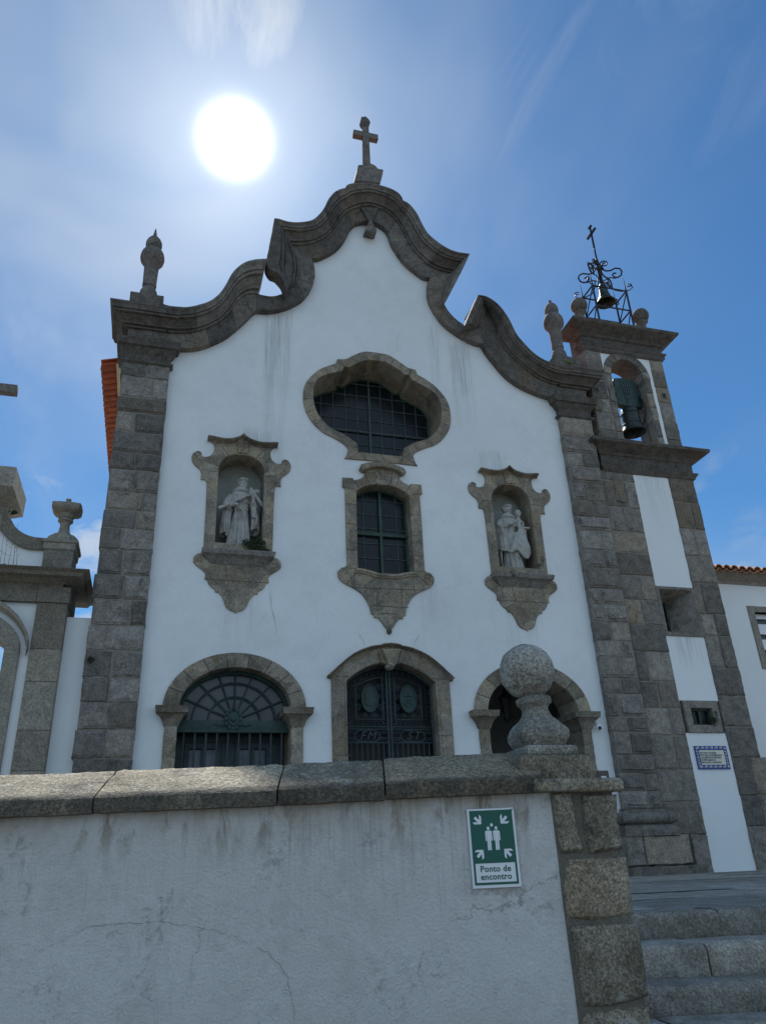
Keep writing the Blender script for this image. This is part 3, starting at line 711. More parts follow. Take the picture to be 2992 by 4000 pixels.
# middle window
ms = MB(); ms.prism([wo_, wi_], YF-.04, YF+.42, .012, .5)
radial_joints(ms, wo_, wi_, YF-.043, 22, CX, 8)
# capital crown over it, keystone flutes, sill mould, scroll eyes
crown = tr('c', [(385,88),(400,48),(470,30),(560,18),(672,12)], YF-.12)[::-1]
lowc = tr('c', [(672,92),(560,80),(500,85),(443,122),(430,120),(385,88)], YF-.12)
hc = tr('c', [(672,8),(560,16),(470,28),(405,45),(385,88),(432,122),(470,98),(560,78),(672,78)], YF-.12)
ms.prism([sym(hc, CX)], YF-.16, YF, .02, .2)
for s_ in (-1, 1):
    pts = T('c', [(560,82),(600,115),(625,160),(637,200),(640,245)], YF-.05)
    ms.tube([(CX+(p[0]-CX)*(-s_), YF-.045, p[1]) for p in pts], .012, 5)
    for (q, r_) in (((195,1335), .085),):
        p = T('c', q, YF); spiral(ms, (CX+(p[0]-CX)*(-s_), p[1]), r_, YF-.045, 1.3, .013, flip=s_)
kz = T('c', (640, 290), YF)[1]
ms.prism([[(CX-.17, kz+.10), (CX+.17, kz+.10), (CX+.12, kz-.02), (CX-.12, kz-.02)]], YF-.06, YF+.3, .01, .65)
sl_ = sym(bez('c', [(330,1305),(400,1308),(500,1335),(600,1365),(720,1372)])[0:1]+bez('c', [(330,1305),(400,1308),(500,1335),(600,1365),(720,1372)])[1:], CX)
sill_top = bez('c', [(330,1308),(400,1312),(500,1338),(600,1366),(720,1374)]); sill_top[-1] = (CX, sill_top[-1][1])
full = sill_top + [(2*CX-x, z) for x, z in reversed(sill_top[:-1])]
sa = full; sb = [(x, z-.10) for x, z in full]
strip(ms, sb, sa, YF-.045, YF-.10, [(0,0),(.15,.5),(.4,.6),(.5,1),(1,1)], 5, YF+.3, 3)
for (p, q) in (((300,1530),(1160,1560)), ((500,1745),(965,1770)), ((590,1550),(590,1745)), ((878,1540),(885,1755)), ((335,1300),(300,1525)), ((600,1838),(830,1845))):
    a, b = T('c', [p, q], YF); ribbon(ms, a, b, YF-.044, .014)
p = T('c', (738, 2045), YF-.02); ms.sphere((CX, YF-.02, p[1]), .055, 1, .7, 1.2, 10, .7)
msur = ms.build('leaded_window', M['granite_frame'], church, smooth=25, label='tall leaded window in a carved surround with scrolls')
# window: two lights over two, timber cross
wy = YF+.28
glaze(msur, wi_, wy, .37, .335, [CX], [], CX+.2*0-.0, 6.33+.0, fr=.09, bar=.011, mbar=.03)
tb = MB(); wl, wr = wi_half[6][0], 2*CX-wi_half[6][0]
zt_ = T('c', (640, 890), YF+.25)[1]
wl = T('c', (350, 900), YF)[0]; wr = 2*CX-wl
tb.box(wl, wr, wy-.05, wy+.03, zt_-.038, zt_+.038, .5, .008); tb.box(CX-.032, CX+.032, wy-.045, wy+.03, 5.55, 7.85, .5, .008)
for s_ in (-1, 1): tb.box(CX+s_*(CX-wl)-.05, CX+s_*(CX-wl)+.05, wy-.02, wy+.03, 5.75, 7.3)
tb.build('timber_cross_bar', M['green_frame'], msur, smooth=30)
# door surround
ds = MB(); ds.prism([do_, di_], YF-.05, YF+.35, .014, .5)
dh = bez('f', [(845,115),(720,124),(705,137),(560,160),(400,225),(270,320),(170,410),(78,490)])
dh2 = bez('f', [(845,150),(720,160),(560,192),(400,255),(270,345),(170,440),(128,518)])
dha = sym(dh+[dh[-1]], CX)[:2*len(dh)-1]
def mirror_open(h_): h_ = list(h_); h_[0] = (CX, h_[0][1]); return [(2*CX-x, z) for x, z in reversed(h_)][:-1]+h_
strip(ds, mirror_open(dh2)[::-1], mirror_open(dh)[::-1], YF-.05, YF-.16, [(0,0),(.15,.25),(.4,.4),(.5,.85),(.7,1),(1,1)], .9, YF, 5)
for (z_, s_) in ((2.0,-1),(2.35,1),(.9,-1),(1.1,1),(3.42,-1),(3.42,1)):
    xo, xi = CX-s_*1.12, CX-s_*.78
    ribbon(ds, (CX+s_*.82, z_), (CX+s_*1.12, z_), YF-.053, .014)
for s_ in (-1, 1): ribbon(ds, (CX+s_*.93, ZT), (CX+s_*.93, 3.4), YF-.053, .008)
kk_ = tr('f', [(730,165),(955,165),(905,335),(870,375),(835,372),(800,335)], YF-.2)
ds.prism([kk_], YF-.22, YF, .02, .35)
kk2 = tr('f', [(690,205),(735,168),(800,340),(760,345),(720,325)], YF-.1); ds.prism([kk2], YF-.13, YF, .01, .6)
kk3 = tr('f', [(960,168),(990,205),(965,325),(905,345),(900,340)], YF-.1); ds.prism([kk3], YF-.13, YF, .01, .6)
q = T('f', (815, 378), YF-.1); ds.sphere((q[0], YF-.1, q[1]), .09, 1, 1, .8, 10, .6)
dsur = ds.build('main_door', M['granite_frame'], church, smooth=25, label='wide arched central doorway with wrought iron gates')
# arched side openings
def arched(cx, seed):
    a = MB(); N = 9
    for i in range(N):
        a0, a1 = math.pi*i/N, math.pi*(i+1)/N; g_ = .005
        def p(r, t, an): return (cx-r*math.cos(an), zi+t*math.sin(an))
        n_ = 6; out = [p(ar_o, zo, a0+g_+(a1-a0-2*g_)*j/n_) for j in range(n_+1)]; inn = [p(ar_i, zn, a0+g_+(a1-a0-2*g_)*j/n_) for j in range(n_+1)]
        a.prism([out+inn[::-1]], YF-.05, YF+.72, .010, random.Random(seed*20+i).random())
    for i in range(1, N): pass
    a.prism([arch(cx, ar_o-.02, zo-.02, zi)[1:-1]+arch(cx, ar_i+.012, zn+.012, zi)[1:-1][::-1]], YF-.036, YF+.7, 0, -1)
    for s_ in (-1, 1):
        x0, x1 = (cx-ar_o+.05, cx-ar_i-.0) if s_ < 0 else (cx+ar_i, cx+ar_o-.05)
        z = ZT
        for zz_ in ((ZT, .72), (.72, 2.5)): stone(a, x0, x1, zz_[0], zz_[1], YF-.05, 0, random.Random(seed+s_+int(zz_[0]*3)), .76, rm=.03, boxr=.008)
        mould(a, x0, x1, YF-.05, YF+.70, [(2.48, 0), (2.53, .025), (2.56, .03), (2.62, .06), (2.66, .09), (2.69, .12), (2.70, .15), (2.79, .16), (2.81, .17)], .3)
    return a
lg = arched(AX, 3).build('arched_opening', M['granite_frame'], church, smooth=25, label='left arched opening filled by a fanlight and a railing')
rg = arched(AXR, 4).build('arched_opening', M['granite_frame'], church, smooth=25, label='right arched opening, empty and dark inside')
# left arch joinery
fy = YF+.24
g = MB(); g.prism([arch(AX, ar_i, zn-.0, 2.5)], fy+.05, fy+.06); g.build('glass', M['glass_warm'], lg)
g = MB()
ri, rz_ = ar_i-.02, zn-.02
g.tube([(x, fy, z) for x, z in arch(AX, ri, rz_, 2.45)[:]], .05, 6)
for a_ in (25, 48, 71, 90, 109, 132, 155):
    t = R(a_); g.tube([(AX-.16*math.cos(t), fy, 2.64+.16*math.sin(t)), (AX-ri*math.cos(t), fy, 2.64+(rz_+zi-2.64)*math.sin(t))], .017, 5)
for fr_ in (.48, .77):
    g.tube([(AX-ri*fr_*math.cos(math.pi*i/24), fy-.005, 2.64+(rz_+zi-2.64)*fr_*math.sin(math.pi*i/24)) for i in range(25)], .017, 5)
g.box(AX-ar_i, AX+ar_i, fy-.07, fy+.08, 2.46, 2.635, .5, .01); g.box(AX-ar_i, AX+ar_i, fy-.09, fy+.085, 2.42, 2.47, .5, .01)
fan = g.build('fanlight_frame', M['green_wood'], lg, smooth=30)
g = MB(); q = (AX-.02, 2.655)
g.lathe((0,0,0), [(.001,.0)], 3) if 0 else None
g.prism([[(q[0]+.15*math.cos(t_*math.pi/12), q[1]+.19*math.sin(t_*math.pi/12)) for t_ in range(24)]], fy-.10, fy, .012)
g.prism([[(q[0]+.10*math.cos(t_*math.pi/12), q[1]+.13*math.sin(t_*math.pi/12)) for t_ in range(24)]], fy-.125, fy-.09, .012)
g.sphere((q[0], fy-.13, q[1]), .055, 1, .5, 1.2, 8)
for s_ in (-1, 1):
    for j in range(6):
        t = R(-60+j*30); g.sphere((q[0]+s_*.13*math.cos(t), fy-.11, q[1]+.17*math.sin(t)), .03, 1, .5, 1.5, 6)
    g.tube([(q[0]+s_*.12, fy-.09, q[1]-.1), (q[0]+s_*.22, fy-.09, q[1]-.12), (q[0]+s_*.32, fy-.09, q[1]-.09)], .014, 5)
g.build('carved_emblem', M['green_wood'], lg, smooth=40)
g = MB()
for i in range(10):
    x = AX-ar_i+.12+i*(2*ar_i-.24)/9; g.tube([(x, fy-.03, ZT+.1), (x, fy-.03, 2.43)], .019, 6)
g.box(AX-ar_i, AX+ar_i, fy-.045, fy-.015, .3, .34)
g.build('railing', M['iron'], lg, smooth=30)
g = MB(); yd = YF+.66
for (x0, x1, z0, z1) in ((AX-ar_i, AX+ar_i, 2.32, 2.46), (AX-ar_i, AX+ar_i, ZT, .4)): g.box(x0, x1, yd, yd+.05, z0, z1)
for cx_ in (AX-.49, AX+.40):
    g.prism([[(cx_-.33, .4), (cx_-.33, 2.33), (cx_+.33, 2.33), (cx_+.33, .4)], [(cx_-.24, .45), (cx_+.24, .45), (cx_+.24, 2.21), (cx_-.24, 2.21)]], yd-.02, yd+.05, .01)
    g.box(cx_-.025, cx_+.025, yd-.03, yd+.05, .45, 2.22)
g.box(AX-ar_i, AX-.82, yd, yd+.05, .4, 2.33); g.box(AX-.16, AX+.07, yd, yd+.05, .4, 2.33); g.box(AX+.73, AX+ar_i, yd, yd+.05, .4, 2.33)
g.build('inner_door', M['iron'], lg)
g = MB(); g.box(AX-.80, AX+.72, yd+.055, yd+.06, .42, 2.3); g.build('door_glass', M['pane'], lg)

# ---- wrought iron gates of the main door
gy = YF+.22
x0d = CX - T('f', (315, 900), YF)[0]      # half width
x0d = abs(x0d); ztop = T('f', (740, 332), YF)[1]
def door_top(x):                           # height of the opening at x
    h_ = di_; best = None
    for i in range(len(h_)):
        a, b = h_[i-1], h_[i]
        if (a[0]-x)*(b[0]-x) <= 0 and abs(a[0]-b[0]) > 1e-9:
            z = a[1]+(b[1]-a[1])*(x-a[0])/(b[0]-a[0])
            if best is None or z > best: best = z
    return best
bk = MB(); bk.prism([di_], gy+.16, gy+.2); bk.build('door_leaf', M['black_iron'], dsur)
def gate(s_):
    g = MB(); X = lambda u: CX+s_*u            # u measured from the middle
    W = x0d-.02
    def bar(u0, z0, u1, z1, r=.02, y=gy): g.tube([(X(u0), y, z0), (X(u1), y, z1)], r, 6)
    def top(u): return (door_top(X(u)) or 3.5)-.03
    zm, zb, zl = 2.55, 2.26, ZT+.08            # mid rail, lower rail, foot
    bar(.03, zl, .03, top(.03), .026); bar(W, zl, W, top(W-.02), .026)
    g.tube([(X(.03+(W-.03)*i/12), gy, top(.03+(W-.05)*i/12)) for i in range(13)], .024, 6)
    for z in (zm, zm-.045, zb, zl): bar(.03, z, W, z, .018)
    for i in range(1, 8): bar(.03+(W-.03)*i/8, zl, .03+(W-.03)*i/8, zb, .012)
    # key pattern border
    def key(p0, p1, n_, wd, up):
        a, b = Vector(p0), Vector(p1); t = (b-a)/n_; nn = Vector((-t.y, t.x)).normalized()*wd*up
        pts = []
        for i in range(n_):
            o_ = a+t*i
            for (u, v) in ((.0, 0), (.0, 1), (.78, 1), (.78, .35), (.36, .35), (.36, 0)): q_ = o_+t*u+nn*v; pts.append((q_.x, gy, q_.y))
            pts.append(((a+t*(i+1)).x, gy, (a+t*(i+1)).y))
        g.tube(pts, .008, 4)
    ui, uo = .115, W-.21
    key((X(.06), zm+.06), (X(.06), top(.06)-.08), 9, .075, -s_); key((X(W-.03), zm+.06), (X(W-.03), top(W)-.05), 8, .085, s_)
    key((X(ui), zm+.03), (X(uo), zm+.03), 5, .07, s_)
    for i in range(6):
        ua, ub = .1+(W-.16)*i/6, .1+(W-.16)*(i+1)/6; key((X(ua), top(ua)-.05), (X(ub), top(ub)-.05), 1, .08, -s_)
    # inner panel
    zi0 = zm+.135
    def itop(u): return top(u)-.19
    bar(ui, zi0, uo, zi0, .013); bar(ui, zi0, ui, itop(ui), .013); bar(uo, zi0, uo, itop(uo), .013)
    g.tube([(X(ui+(uo-ui)*i/10), gy, itop(ui+(uo-ui)*i/10)) for i in range(11)], .013, 5)
    uc = (ui+uo)/2; zc_ = zi0+.39
    for (du, dzz, r_, fl) in ((-.21,.22,.065,1),(.21,.20,.065,-1),(-.225,-.17,.07,1),(.225,-.17,.07,-1),(-.225,.03,.055,1),(.225,.03,.055,-1),(-.09,.34,.06,-1),(.10,.33,.06,1),(-.09,-.31,.05,1),(.09,-.31,.05,-1),(.23,.34,.05,1)):
        if zc_+dzz+r_ < itop(uc+du): spiral(g, (X(uc+du), zc_+dzz), r_, gy, 1.6, .010, fl*s_)
    for i in range(9): bar(ui+.05+(uo-ui-.1)*i/8, zi0, ui+.05+(uo-ui-.1)*i/8, zi0+.09, .006)
    # monogram panel with scrolls in the corners
    zc2 = (zm-.045+zb)/2; uc2 = .03+(W-.03)/2
    for i in range(2):
        for j in range(2):
            for kx in (-1, 1): spiral(g, (X((.12 if i == 0 else W-.10)+kx*.042), (zb+.065 if j == 0 else zm-.045-.065)), .04, gy, 1.3, .008, kx)
    n_ = 32; pts = []
    for i in range(n_+1):
        a = 2*math.pi*i/n_; pts.append((X(uc2)+  .235*abs(math.cos(a))**.55*(1 if math.cos(a) >= 0 else -1), gy, zc2+.105*abs(math.sin(a))**.8*(1 if math.sin(a) >= 0 else -1)))
    g.tube(pts, .013, 6, False)
    o = g.build('iron_gate', M['iron'], dsur, smooth=40)
    # oval plaque with a raised rim and shield
    pl_ = MB(); el = lambda rx_, rz2: [(X(uc)+rx_*math.cos(2*math.pi*i/32), zc_+rz2*math.sin(2*math.pi*i/32)) for i in range(32)]
    pl_.prism([el(.165, .268)], gy-.03, gy+.02, .01); pl_.tube([(x, gy-.035, z) for x, z in el(.155, .255)+el(.155, .255)[:1]], .018, 6, False)
    sh_ = [(-.09,.14),(.09,.14),(.10,-.10),(.05,-.14),(0,-.16),(-.05,-.14),(-.10,-.10)]
    pl_.prism([[(X(uc)+a*s_, zc_+b) for a, b in sh_]], gy-.045, gy-.02, .008)
    if s_ > 0:
        for (a, b, c_, e) in ((-.07,.05,.07,.05),(-.06,-.02,.06,-.10),(.06,-.02,-.06,-.10)): pl_.tube([(X(uc+a), gy-.05, zc_+b), (X(uc+c_), gy-.05, zc_+e)], .014, 5)
        pl_.tube([(X(uc), gy-.05, zc_+.1), (X(uc), gy-.05, zc_-.1)], .012, 5)
    pl_.build('oval_plaque', M['green_wood'], dsur, smooth=30)
    return X(uc2), zc2
mono = [gate(-1), gate(1)]
def text(body, size, x, y, z, mat, parent=None, name='lettering', align='CENTER', shear=0, off=0.0, ext=.002, sx=1.0, rot=(math.pi/2, 0, 0), tags=None, spacing=1.0, res=3):
    cu = bpy.data.curves.new(name, 'FONT'); cu.body = body; cu.size = size; cu.align_x = align; cu.align_y = 'CENTER'
    cu.shear = shear; cu.extrude = ext; cu.offset = off; cu.space_character = spacing; cu.resolution_u = res
    o = bpy.data.objects.new(name, cu); S.collection.objects.link(o)
    me = bpy.data.meshes.new_from_object(o.evaluated_get(bpy.context.evaluated_depsgraph_get()))
    S.collection.objects.unlink(o); bpy.data.objects.remove(o)
    from mathutils import Euler
    me.transform(Matrix.Translation((x, y, z)) @ Euler(rot).to_matrix().to_4x4() @ Matrix.Scale(sx, 4, (1, 0, 0)))
    me.materials.clear(); me.materials.append(mat)
    o2 = bpy.data.objects.new(name, me); S.collection.objects.link(o2)
    if parent is not None: o2.parent = parent; o2.matrix_parent_inverse = Matrix.Translation(-Vector(parent.location)) if parent.type == 'EMPTY' else Matrix()
    return o2
for (xx, zz_), tx in zip(mono, ('FM', 'ST')): text(tx, .21, xx, gy-.01, zz_, M['iron'], dsur, 'monogram', shear=.35, ext=.008, spacing=1.25, sx=1.05)

# ---- niches
def niche(dx, dz, tint):
    n = MB(); sh = lambda l: shift(l, dx, dz); cx = NX+dx
    n.prism([sh(no_), sh(ni_)], YF-.035, YF+.50, .012, .5)
    half = bez('a', [(695,152),(655,185),(580,208),(500,212),(430,203),(340,182),(308,180)]); h2 = bez('a', [(695,190),(655,213),(580,238),(500,240),(430,232),(350,212),(306,208)])
    mo = lambda h_: sh([(2*NX-x, z) for x, z in reversed([(NX, h_[0][1])]+h_[1:])][:-1]+[(NX, h_[0][1])]+h_[1:])
    strip(n, mo(h2)[::-1], mo(half)[::-1], YF-.035, YF-.17, [(0,0),(.2,.3),(.35,.45),(.5,.9),(.75,1),(1,1)], 3, YF, 9)
    for s_ in (-1, 1):
        p = T('a', (200, 352), YF); spiral(n, (cx+s_*(NX-p[0]), p[1]+dz), .075, YF-.04, 1.2, .013, flip=-s_)
        p = T('a', (205, 1490), YF); spiral(n, (cx+s_*(NX-p[0]), p[1]+dz), .06, YF-.04, 1.0, .011, flip=-s_)
        ribbon(n, (cx+s_*.38, 7.52+dz), (cx+s_*.70, 7.52+dz), YF-.038, .013)
        ribbon(n, (cx+s_*.25, 7.86+dz), (cx+s_*.42, 8.12+dz), YF-.038, .012)
    kp = shift(bez('a', [(612,250),(742,262),(712,345),(625,338)]), 0, 0)
    n.prism([[(cx-.12, 8.22+dz), (cx+.12, 8.22+dz), (cx+.09, 8.0+dz), (cx-.09, 8.0+dz)]], YF-.07, YF, .01, .9)
    n.prism([[(cx-.10, 8.36+dz), (cx+.10, 8.36+dz), (cx+.13, 8.23+dz), (cx-.13, 8.23+dz)]], YF-.055, YF, .01, .8)
    zb = T('a', (620, 1720), YF)[1]+dz
    ribbon(n, (cx-.56, zb), (cx+.56, zb), YF-.038, .014); ribbon(n, (cx-.18, zb), (cx-.25, zb+.4), YF-.038, .016)
    o = n.build('statue_niche', M['granite_frame'], church, smooth=25)
    # hollow: half dome recess
    r = MB(); hw = .44; zs = nh[5][1]+dz-.05; zb0 = 6.0+dz; dep = .54
    hw = NX-nh[-1][0]; hw2 = NX-nh[5][0]
    vs = []; fs = []; n1 = 20
    ys = [.28, .40, .50, .56]
    # side walls and vault as a barrel, then a curved back
    prof = [(cx-hw-.0, nh[-1][1]+dz-.05)] + [(x+dx, z+dz) for x, z in nh[::-1]] + [(2*cx-x-dx, z+dz) for x, z in nh[1:]] + [(cx+hw, nh[-1][1]+dz-.05)]
    m_ = len(prof); sc_ = [1, 1, .9, .0]
    for (yy_, s_) in ((YF+.47, 1.02), (YF+.52, 1.02), (YF+.57, 1.0), (YF+.60, .9)):
        for x, z in prof: vs.append((cx+(x-cx)*s_, yy_, z if z < zs-.6 else zs-.6+(z-zs+.6)*(s_*.15+.85)))
    for a in range(3):
        for i in range(m_-1): fs.append((a*m_+i, a*m_+i+1, (a+1)*m_+i+1, (a+1)*m_+i))
    fs.append(tuple(3*m_+i for i in range(m_)))
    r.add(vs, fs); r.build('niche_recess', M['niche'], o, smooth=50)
    s = MB(); zt = T('a', (275, 1340), 13.75)[1]+dz; xx0, xx1 = cx-.60, cx+.60
    mould(s, cx-.56, cx+.56, YF-.10, YF+.66, [(zt-.26, -.06), (zt-.20, .0), (zt-.16, .02), (zt-.12, .07), (zt-.10, .12), (zt-.02, .14), (zt, .13)], .35, rough=.008)
    s.build('sill_ledge', M['granite'], o, smooth=35)
    return zt
zs1 = niche(0, 0, 0); zs2 = niche(NDX, NDZ, 1)
# ============================================================ BELL TOWER
tower = thing('bell_tower', 'narrow granite bell tower with white plaster panels and an open belfry arch', 'bell tower', (11.1, YF, ZT))
TXL, TXR, TY = 9.80, 12.30, 14.0
PA, PB = 10.60, 11.56                       # the plaster strip
tw = MB()
tw.box(TXL-.05, TXR-.25, TY+.7, TY+2.4, ZT-.1, 8.55)
tw.box(PA-.02, PB+.02, TY+.02, TY+.3, ZT-.1, 2.44); tw.box(PA-.02, PB+.02, TY+.02, TY+.3, 3.11, 4.52); tw.box(PA-.02, PB+.02, TY+.02, TY+.3, 5.67, 8.58)
tw.build('plaster_panel', M['plaster_plain'], tower)
ts = MB()
ashlar(ts, TXL-.12, PA, .5, 8.55, TY, 61, h=(.48, .72), split=.5, boss=(.0, .012), depth=.3, rm=.04)
ashlar(ts, PB, TXR, 1.95, 8.55, TY, 64, h=(.5, .75), split=.45, boss=(.0, .015), depth=2.3, rm=.04, rough_side=1)
rnd = random.Random(12)
for i, (z0, z1) in enumerate(((ZT-.1, .62), (.62, 1.2), (1.2, 1.95))):
    ts_x = TXR + (.62, .45, .22)[i]
    stone(ts, PB, PB+.45, z0, z1, TY-(.03 if i == 0 else 0), 0, rnd, 2.2, rm=.04)
    stone(ts, PB+.45, ts_x, z0, z1, TY-(.03 if i == 0 else 0), .01, rnd, 2.2, rm=.04)
stone(ts, 10.2, PA, ZT-.1, .5, TY-.005, .0, rnd, .3, rm=.04)
ts.box(PB+.02, TXR+.2, TY+.03, TY+2.2, ZT-.1, 1.95, -1)
stone(ts, 9.98, 10.28, 7.72, 8.35, TY-.02, 0, rnd, .1, tint=1.0); 
o = ts.build('quoin_masonry', M['granite_tower'], tower, smooth=40)
cn = MB()
mould(cn, TXL-.02, TXR, TY, TY+2.35, [(8.52,.0),(8.56,.04),(8.60,.05),(8.64,.09),(8.68,.10),(8.70,.02),(8.96,.02),(8.98,.06),(9.03,.08),(9.07,.15),(9.12,.22),(9.15,.30),(9.17,.36),(9.24,.38),(9.27,.35),(9.30,.1)], .3, rough=.012, n=24)
cn.build('belfry_cornice', M['granite_dark'], tower, smooth=35)
# slit window with a deep splay
sw = MB()
x0, x1, z0, z1 = 10.60, 11.53, 4.55, 5.66
sw.prism([[(PA-.05, 4.52), (PB+.03, 4.52), (PB+.03, 5.67), (PA-.05, 5.67)], [(x0+.05, z0+.06), (x1-.03, z0+.06), (x1-.03, z1-.06), (x0+.05, z1-.06)]], TY-.012, TY+.1, .008, .6)
o_ = [(x0+.05, TY+.0, z0+.06), (x1-.03, TY+.0, z0+.06), (x1-.03, TY+.0, z1-.06), (x0+.05, TY+.0, z1-.06)]
i_ = [(x0+.12, TY+.62, z0+.14), (x1-.35, TY+.62, z0+.14), (x1-.35, TY+.62, z1-.18), (x0+.12, TY+.62, z1-.18)]
sw.add(o_+i_, [(0,1,5,4),(1,2,6,5),(2,3,7,6),(3,0,4,7)], .4)
slit = sw.build('slit_window', M['granite_tower'], tower)
tw2 = MB(); tw2.prism([[(a[0], a[2]) for a in i_]], TY+.60, TY+.61); tw2.build('glass', M['glass'], slit)
tw2 = MB()
for x in (x0+.14, x0+.36, x1-.37): tw2.box(x-.02, x+.02, TY+.56, TY+.61, z0+.14, z1-.18)
for z in (z0+.16, z0+.42, z1-.20): tw2.box(x0+.12, x1-.35, TY+.565, TY+.60, z-.018, z+.018)
tw2.build('window_frame', M['green_frame'], slit)
sw = MB()
wo2 = [(10.655, 2.44), (11.515, 2.44), (11.515, 3.11), (10.655, 3.11)]; wi2 = [(10.82, 2.60), (11.34, 2.60), (11.34, 2.95), (10.82, 2.95)]
sw.prism([wo2, wi2], TY-.015, TY+.2, .012, .5); ribbon(sw, (10.67, 2.96), (10.83, 2.96), TY-.017); ribbon(sw, (11.34, 2.96), (11.5, 2.96), TY-.017)
slit = sw.build('small_window', M['granite_tower'], tower)
s2_ = MB(); s2_.prism([wi2], TY+.14, TY+.15); s2_.build('glass', M['glass'], slit)
s2_ = MB(); s2_.prism([wi2, [(10.86,2.64),(11.30,2.64),(11.30,2.91),(10.86,2.91)]], TY+.09, TY+.14); s2_.box(11.055, 11.10, TY+.09, TY+.14, 2.63, 2.93)
s2_.build('window_frame', M['green_frame'], slit)
# belfry
BX0, BX1, BD = 9.86, 12.22, .60
bz0, bz1 = 9.28, 12.12
hx0, hx1 = 10.56, 11.50; hs = 11.45; hc_ = (hx0+hx1)/2; hr = (hx1-hx0)/2
def harch(r, top=0, z0=bz0, n=20): return [(hc_-r, z0)]+[(hc_-r*math.cos(math.pi*i/n), hs+r*1.12*math.sin(math.pi*i/n)) for i in range(n+1)]+[(hc_+r, z0)]
bf = MB(); bf.prism([[(10.32, bz0-.05), (11.85, bz0-.05), (11.85, bz1), (10.32, bz1)][::1], harch(hr+.02)], TY+.02, TY+BD-.02)
bf.box(BX0+.02, 10.33, TY+.15, TY+BD-.1, bz0, bz1)
bf.build('belfry_wall', M['plaster_plain'], tower)
bs_ = MB()
ashlar(bs_, BX0, 10.36, bz0-.04, bz1, TY, 71, h=(.4, .6), split=.2, boss=(0, .008), depth=BD, rm=.04)
ashlar(bs_, 11.80, BX1, bz0-.04, bz1, TY, 72, h=(.4, .6), split=.2, boss=(0, .01), depth=BD, rm=.04, rough_side=1)
o__, i__ = harch(hr+.21), harch(hr)
N = 9
for i in range(N):
    a0, a1 = math.pi*i/N+.006, math.pi*(i+1)/N-.006
    def p(r, an): return (hc_-r*math.cos(an), hs+r*1.12*math.sin(an))
    bs_.prism([[p(hr+.21, a0+(a1-a0)*j/4) for j in range(5)]+[p(hr, a1-(a1-a0)*j/4) for j in range(5)]], TY-.012, TY+BD+.01, .010, random.Random(i+900).random())
for s_ in (-1, 1):
    z = bz0-.03
    for q in range(5):
        a, b = sorted((hc_+s_*hr, hc_+s_*(hr+.21))); stone(bs_, a, b, z, z+(hs-bz0+.03)/5, TY-.012, 0, random.Random(q*7+s_+40), BD, rm=.03); z += (hs-bz0+.03)/5
bs_.prism([harch(hr+.2), harch(hr+.008)], TY+.01, TY+BD-.01, 0, -1)
for x, z in ((10.02, 10.88), (12.0, 10.98)): bs_.box(x-.075, x+.075, TY-.018, TY-.002, z-.085, z+.085, -1)
bs_.build('belfry_masonry', M['granite_tower'], tower, smooth=40)
for x, z in ((10.02, 10.88), (12.0, 10.98)):
    ph = MB(); ph.box(x-.06, x+.06, TY-.021, TY-.019, z-.07, z+.07); ph.build('putlog_hole', M['black_iron'], tower)
tc_ = MB()
mould(tc_, BX0, BX1, TY, TY+.20, [(12.10,.0),(12.14,.045),(12.18,.06),(12.22,.05),(12.26,.09),(12.30,.10),(12.31,.02),(12.52,.02),(12.54,.07),(12.60,.10),(12.64,.18),(12.70,.26),(12.73,.34),(12.76,.38),(12.83,.40),(12.86,.37),(12.89,.15)], .3, rough=.012, n=20)
tc_.box(BX0+.02, BX1-.02, TY+.05, TY+BD-.01, bz1-.02, 12.86, .4)
tc_.build('top_cornice', M['granite_dark'], tower, smooth=35)
def ballpost(x, y, s_):
    b = MB(); z = 12.86
    mould(b, x-.26, x+.26, y-.24, y+.24, [(z-.02,.06),(z+.05,.06),(z+.06,.0),(z+.16,.0),(z+.17,-.03),(z+.26,-.04)], .4)
    b.lathe((x, y, z+.24), [(.15,0),(.12,.06),(.085,.14),(.075,.22),(.09,.30),(.12,.34),(.14,.36),(.14,.39),(.09,.41)], 18, .5, sq=4)
    b.sphere((x, y, z+.24+.40+.21), .225, n=14, tint=.6)
    b.build('ball_finial', M['granite_dark'], tower, smooth=45)
ballpost(10.08, TY+.15, 1); ballpost(11.98, TY+.15, 1)

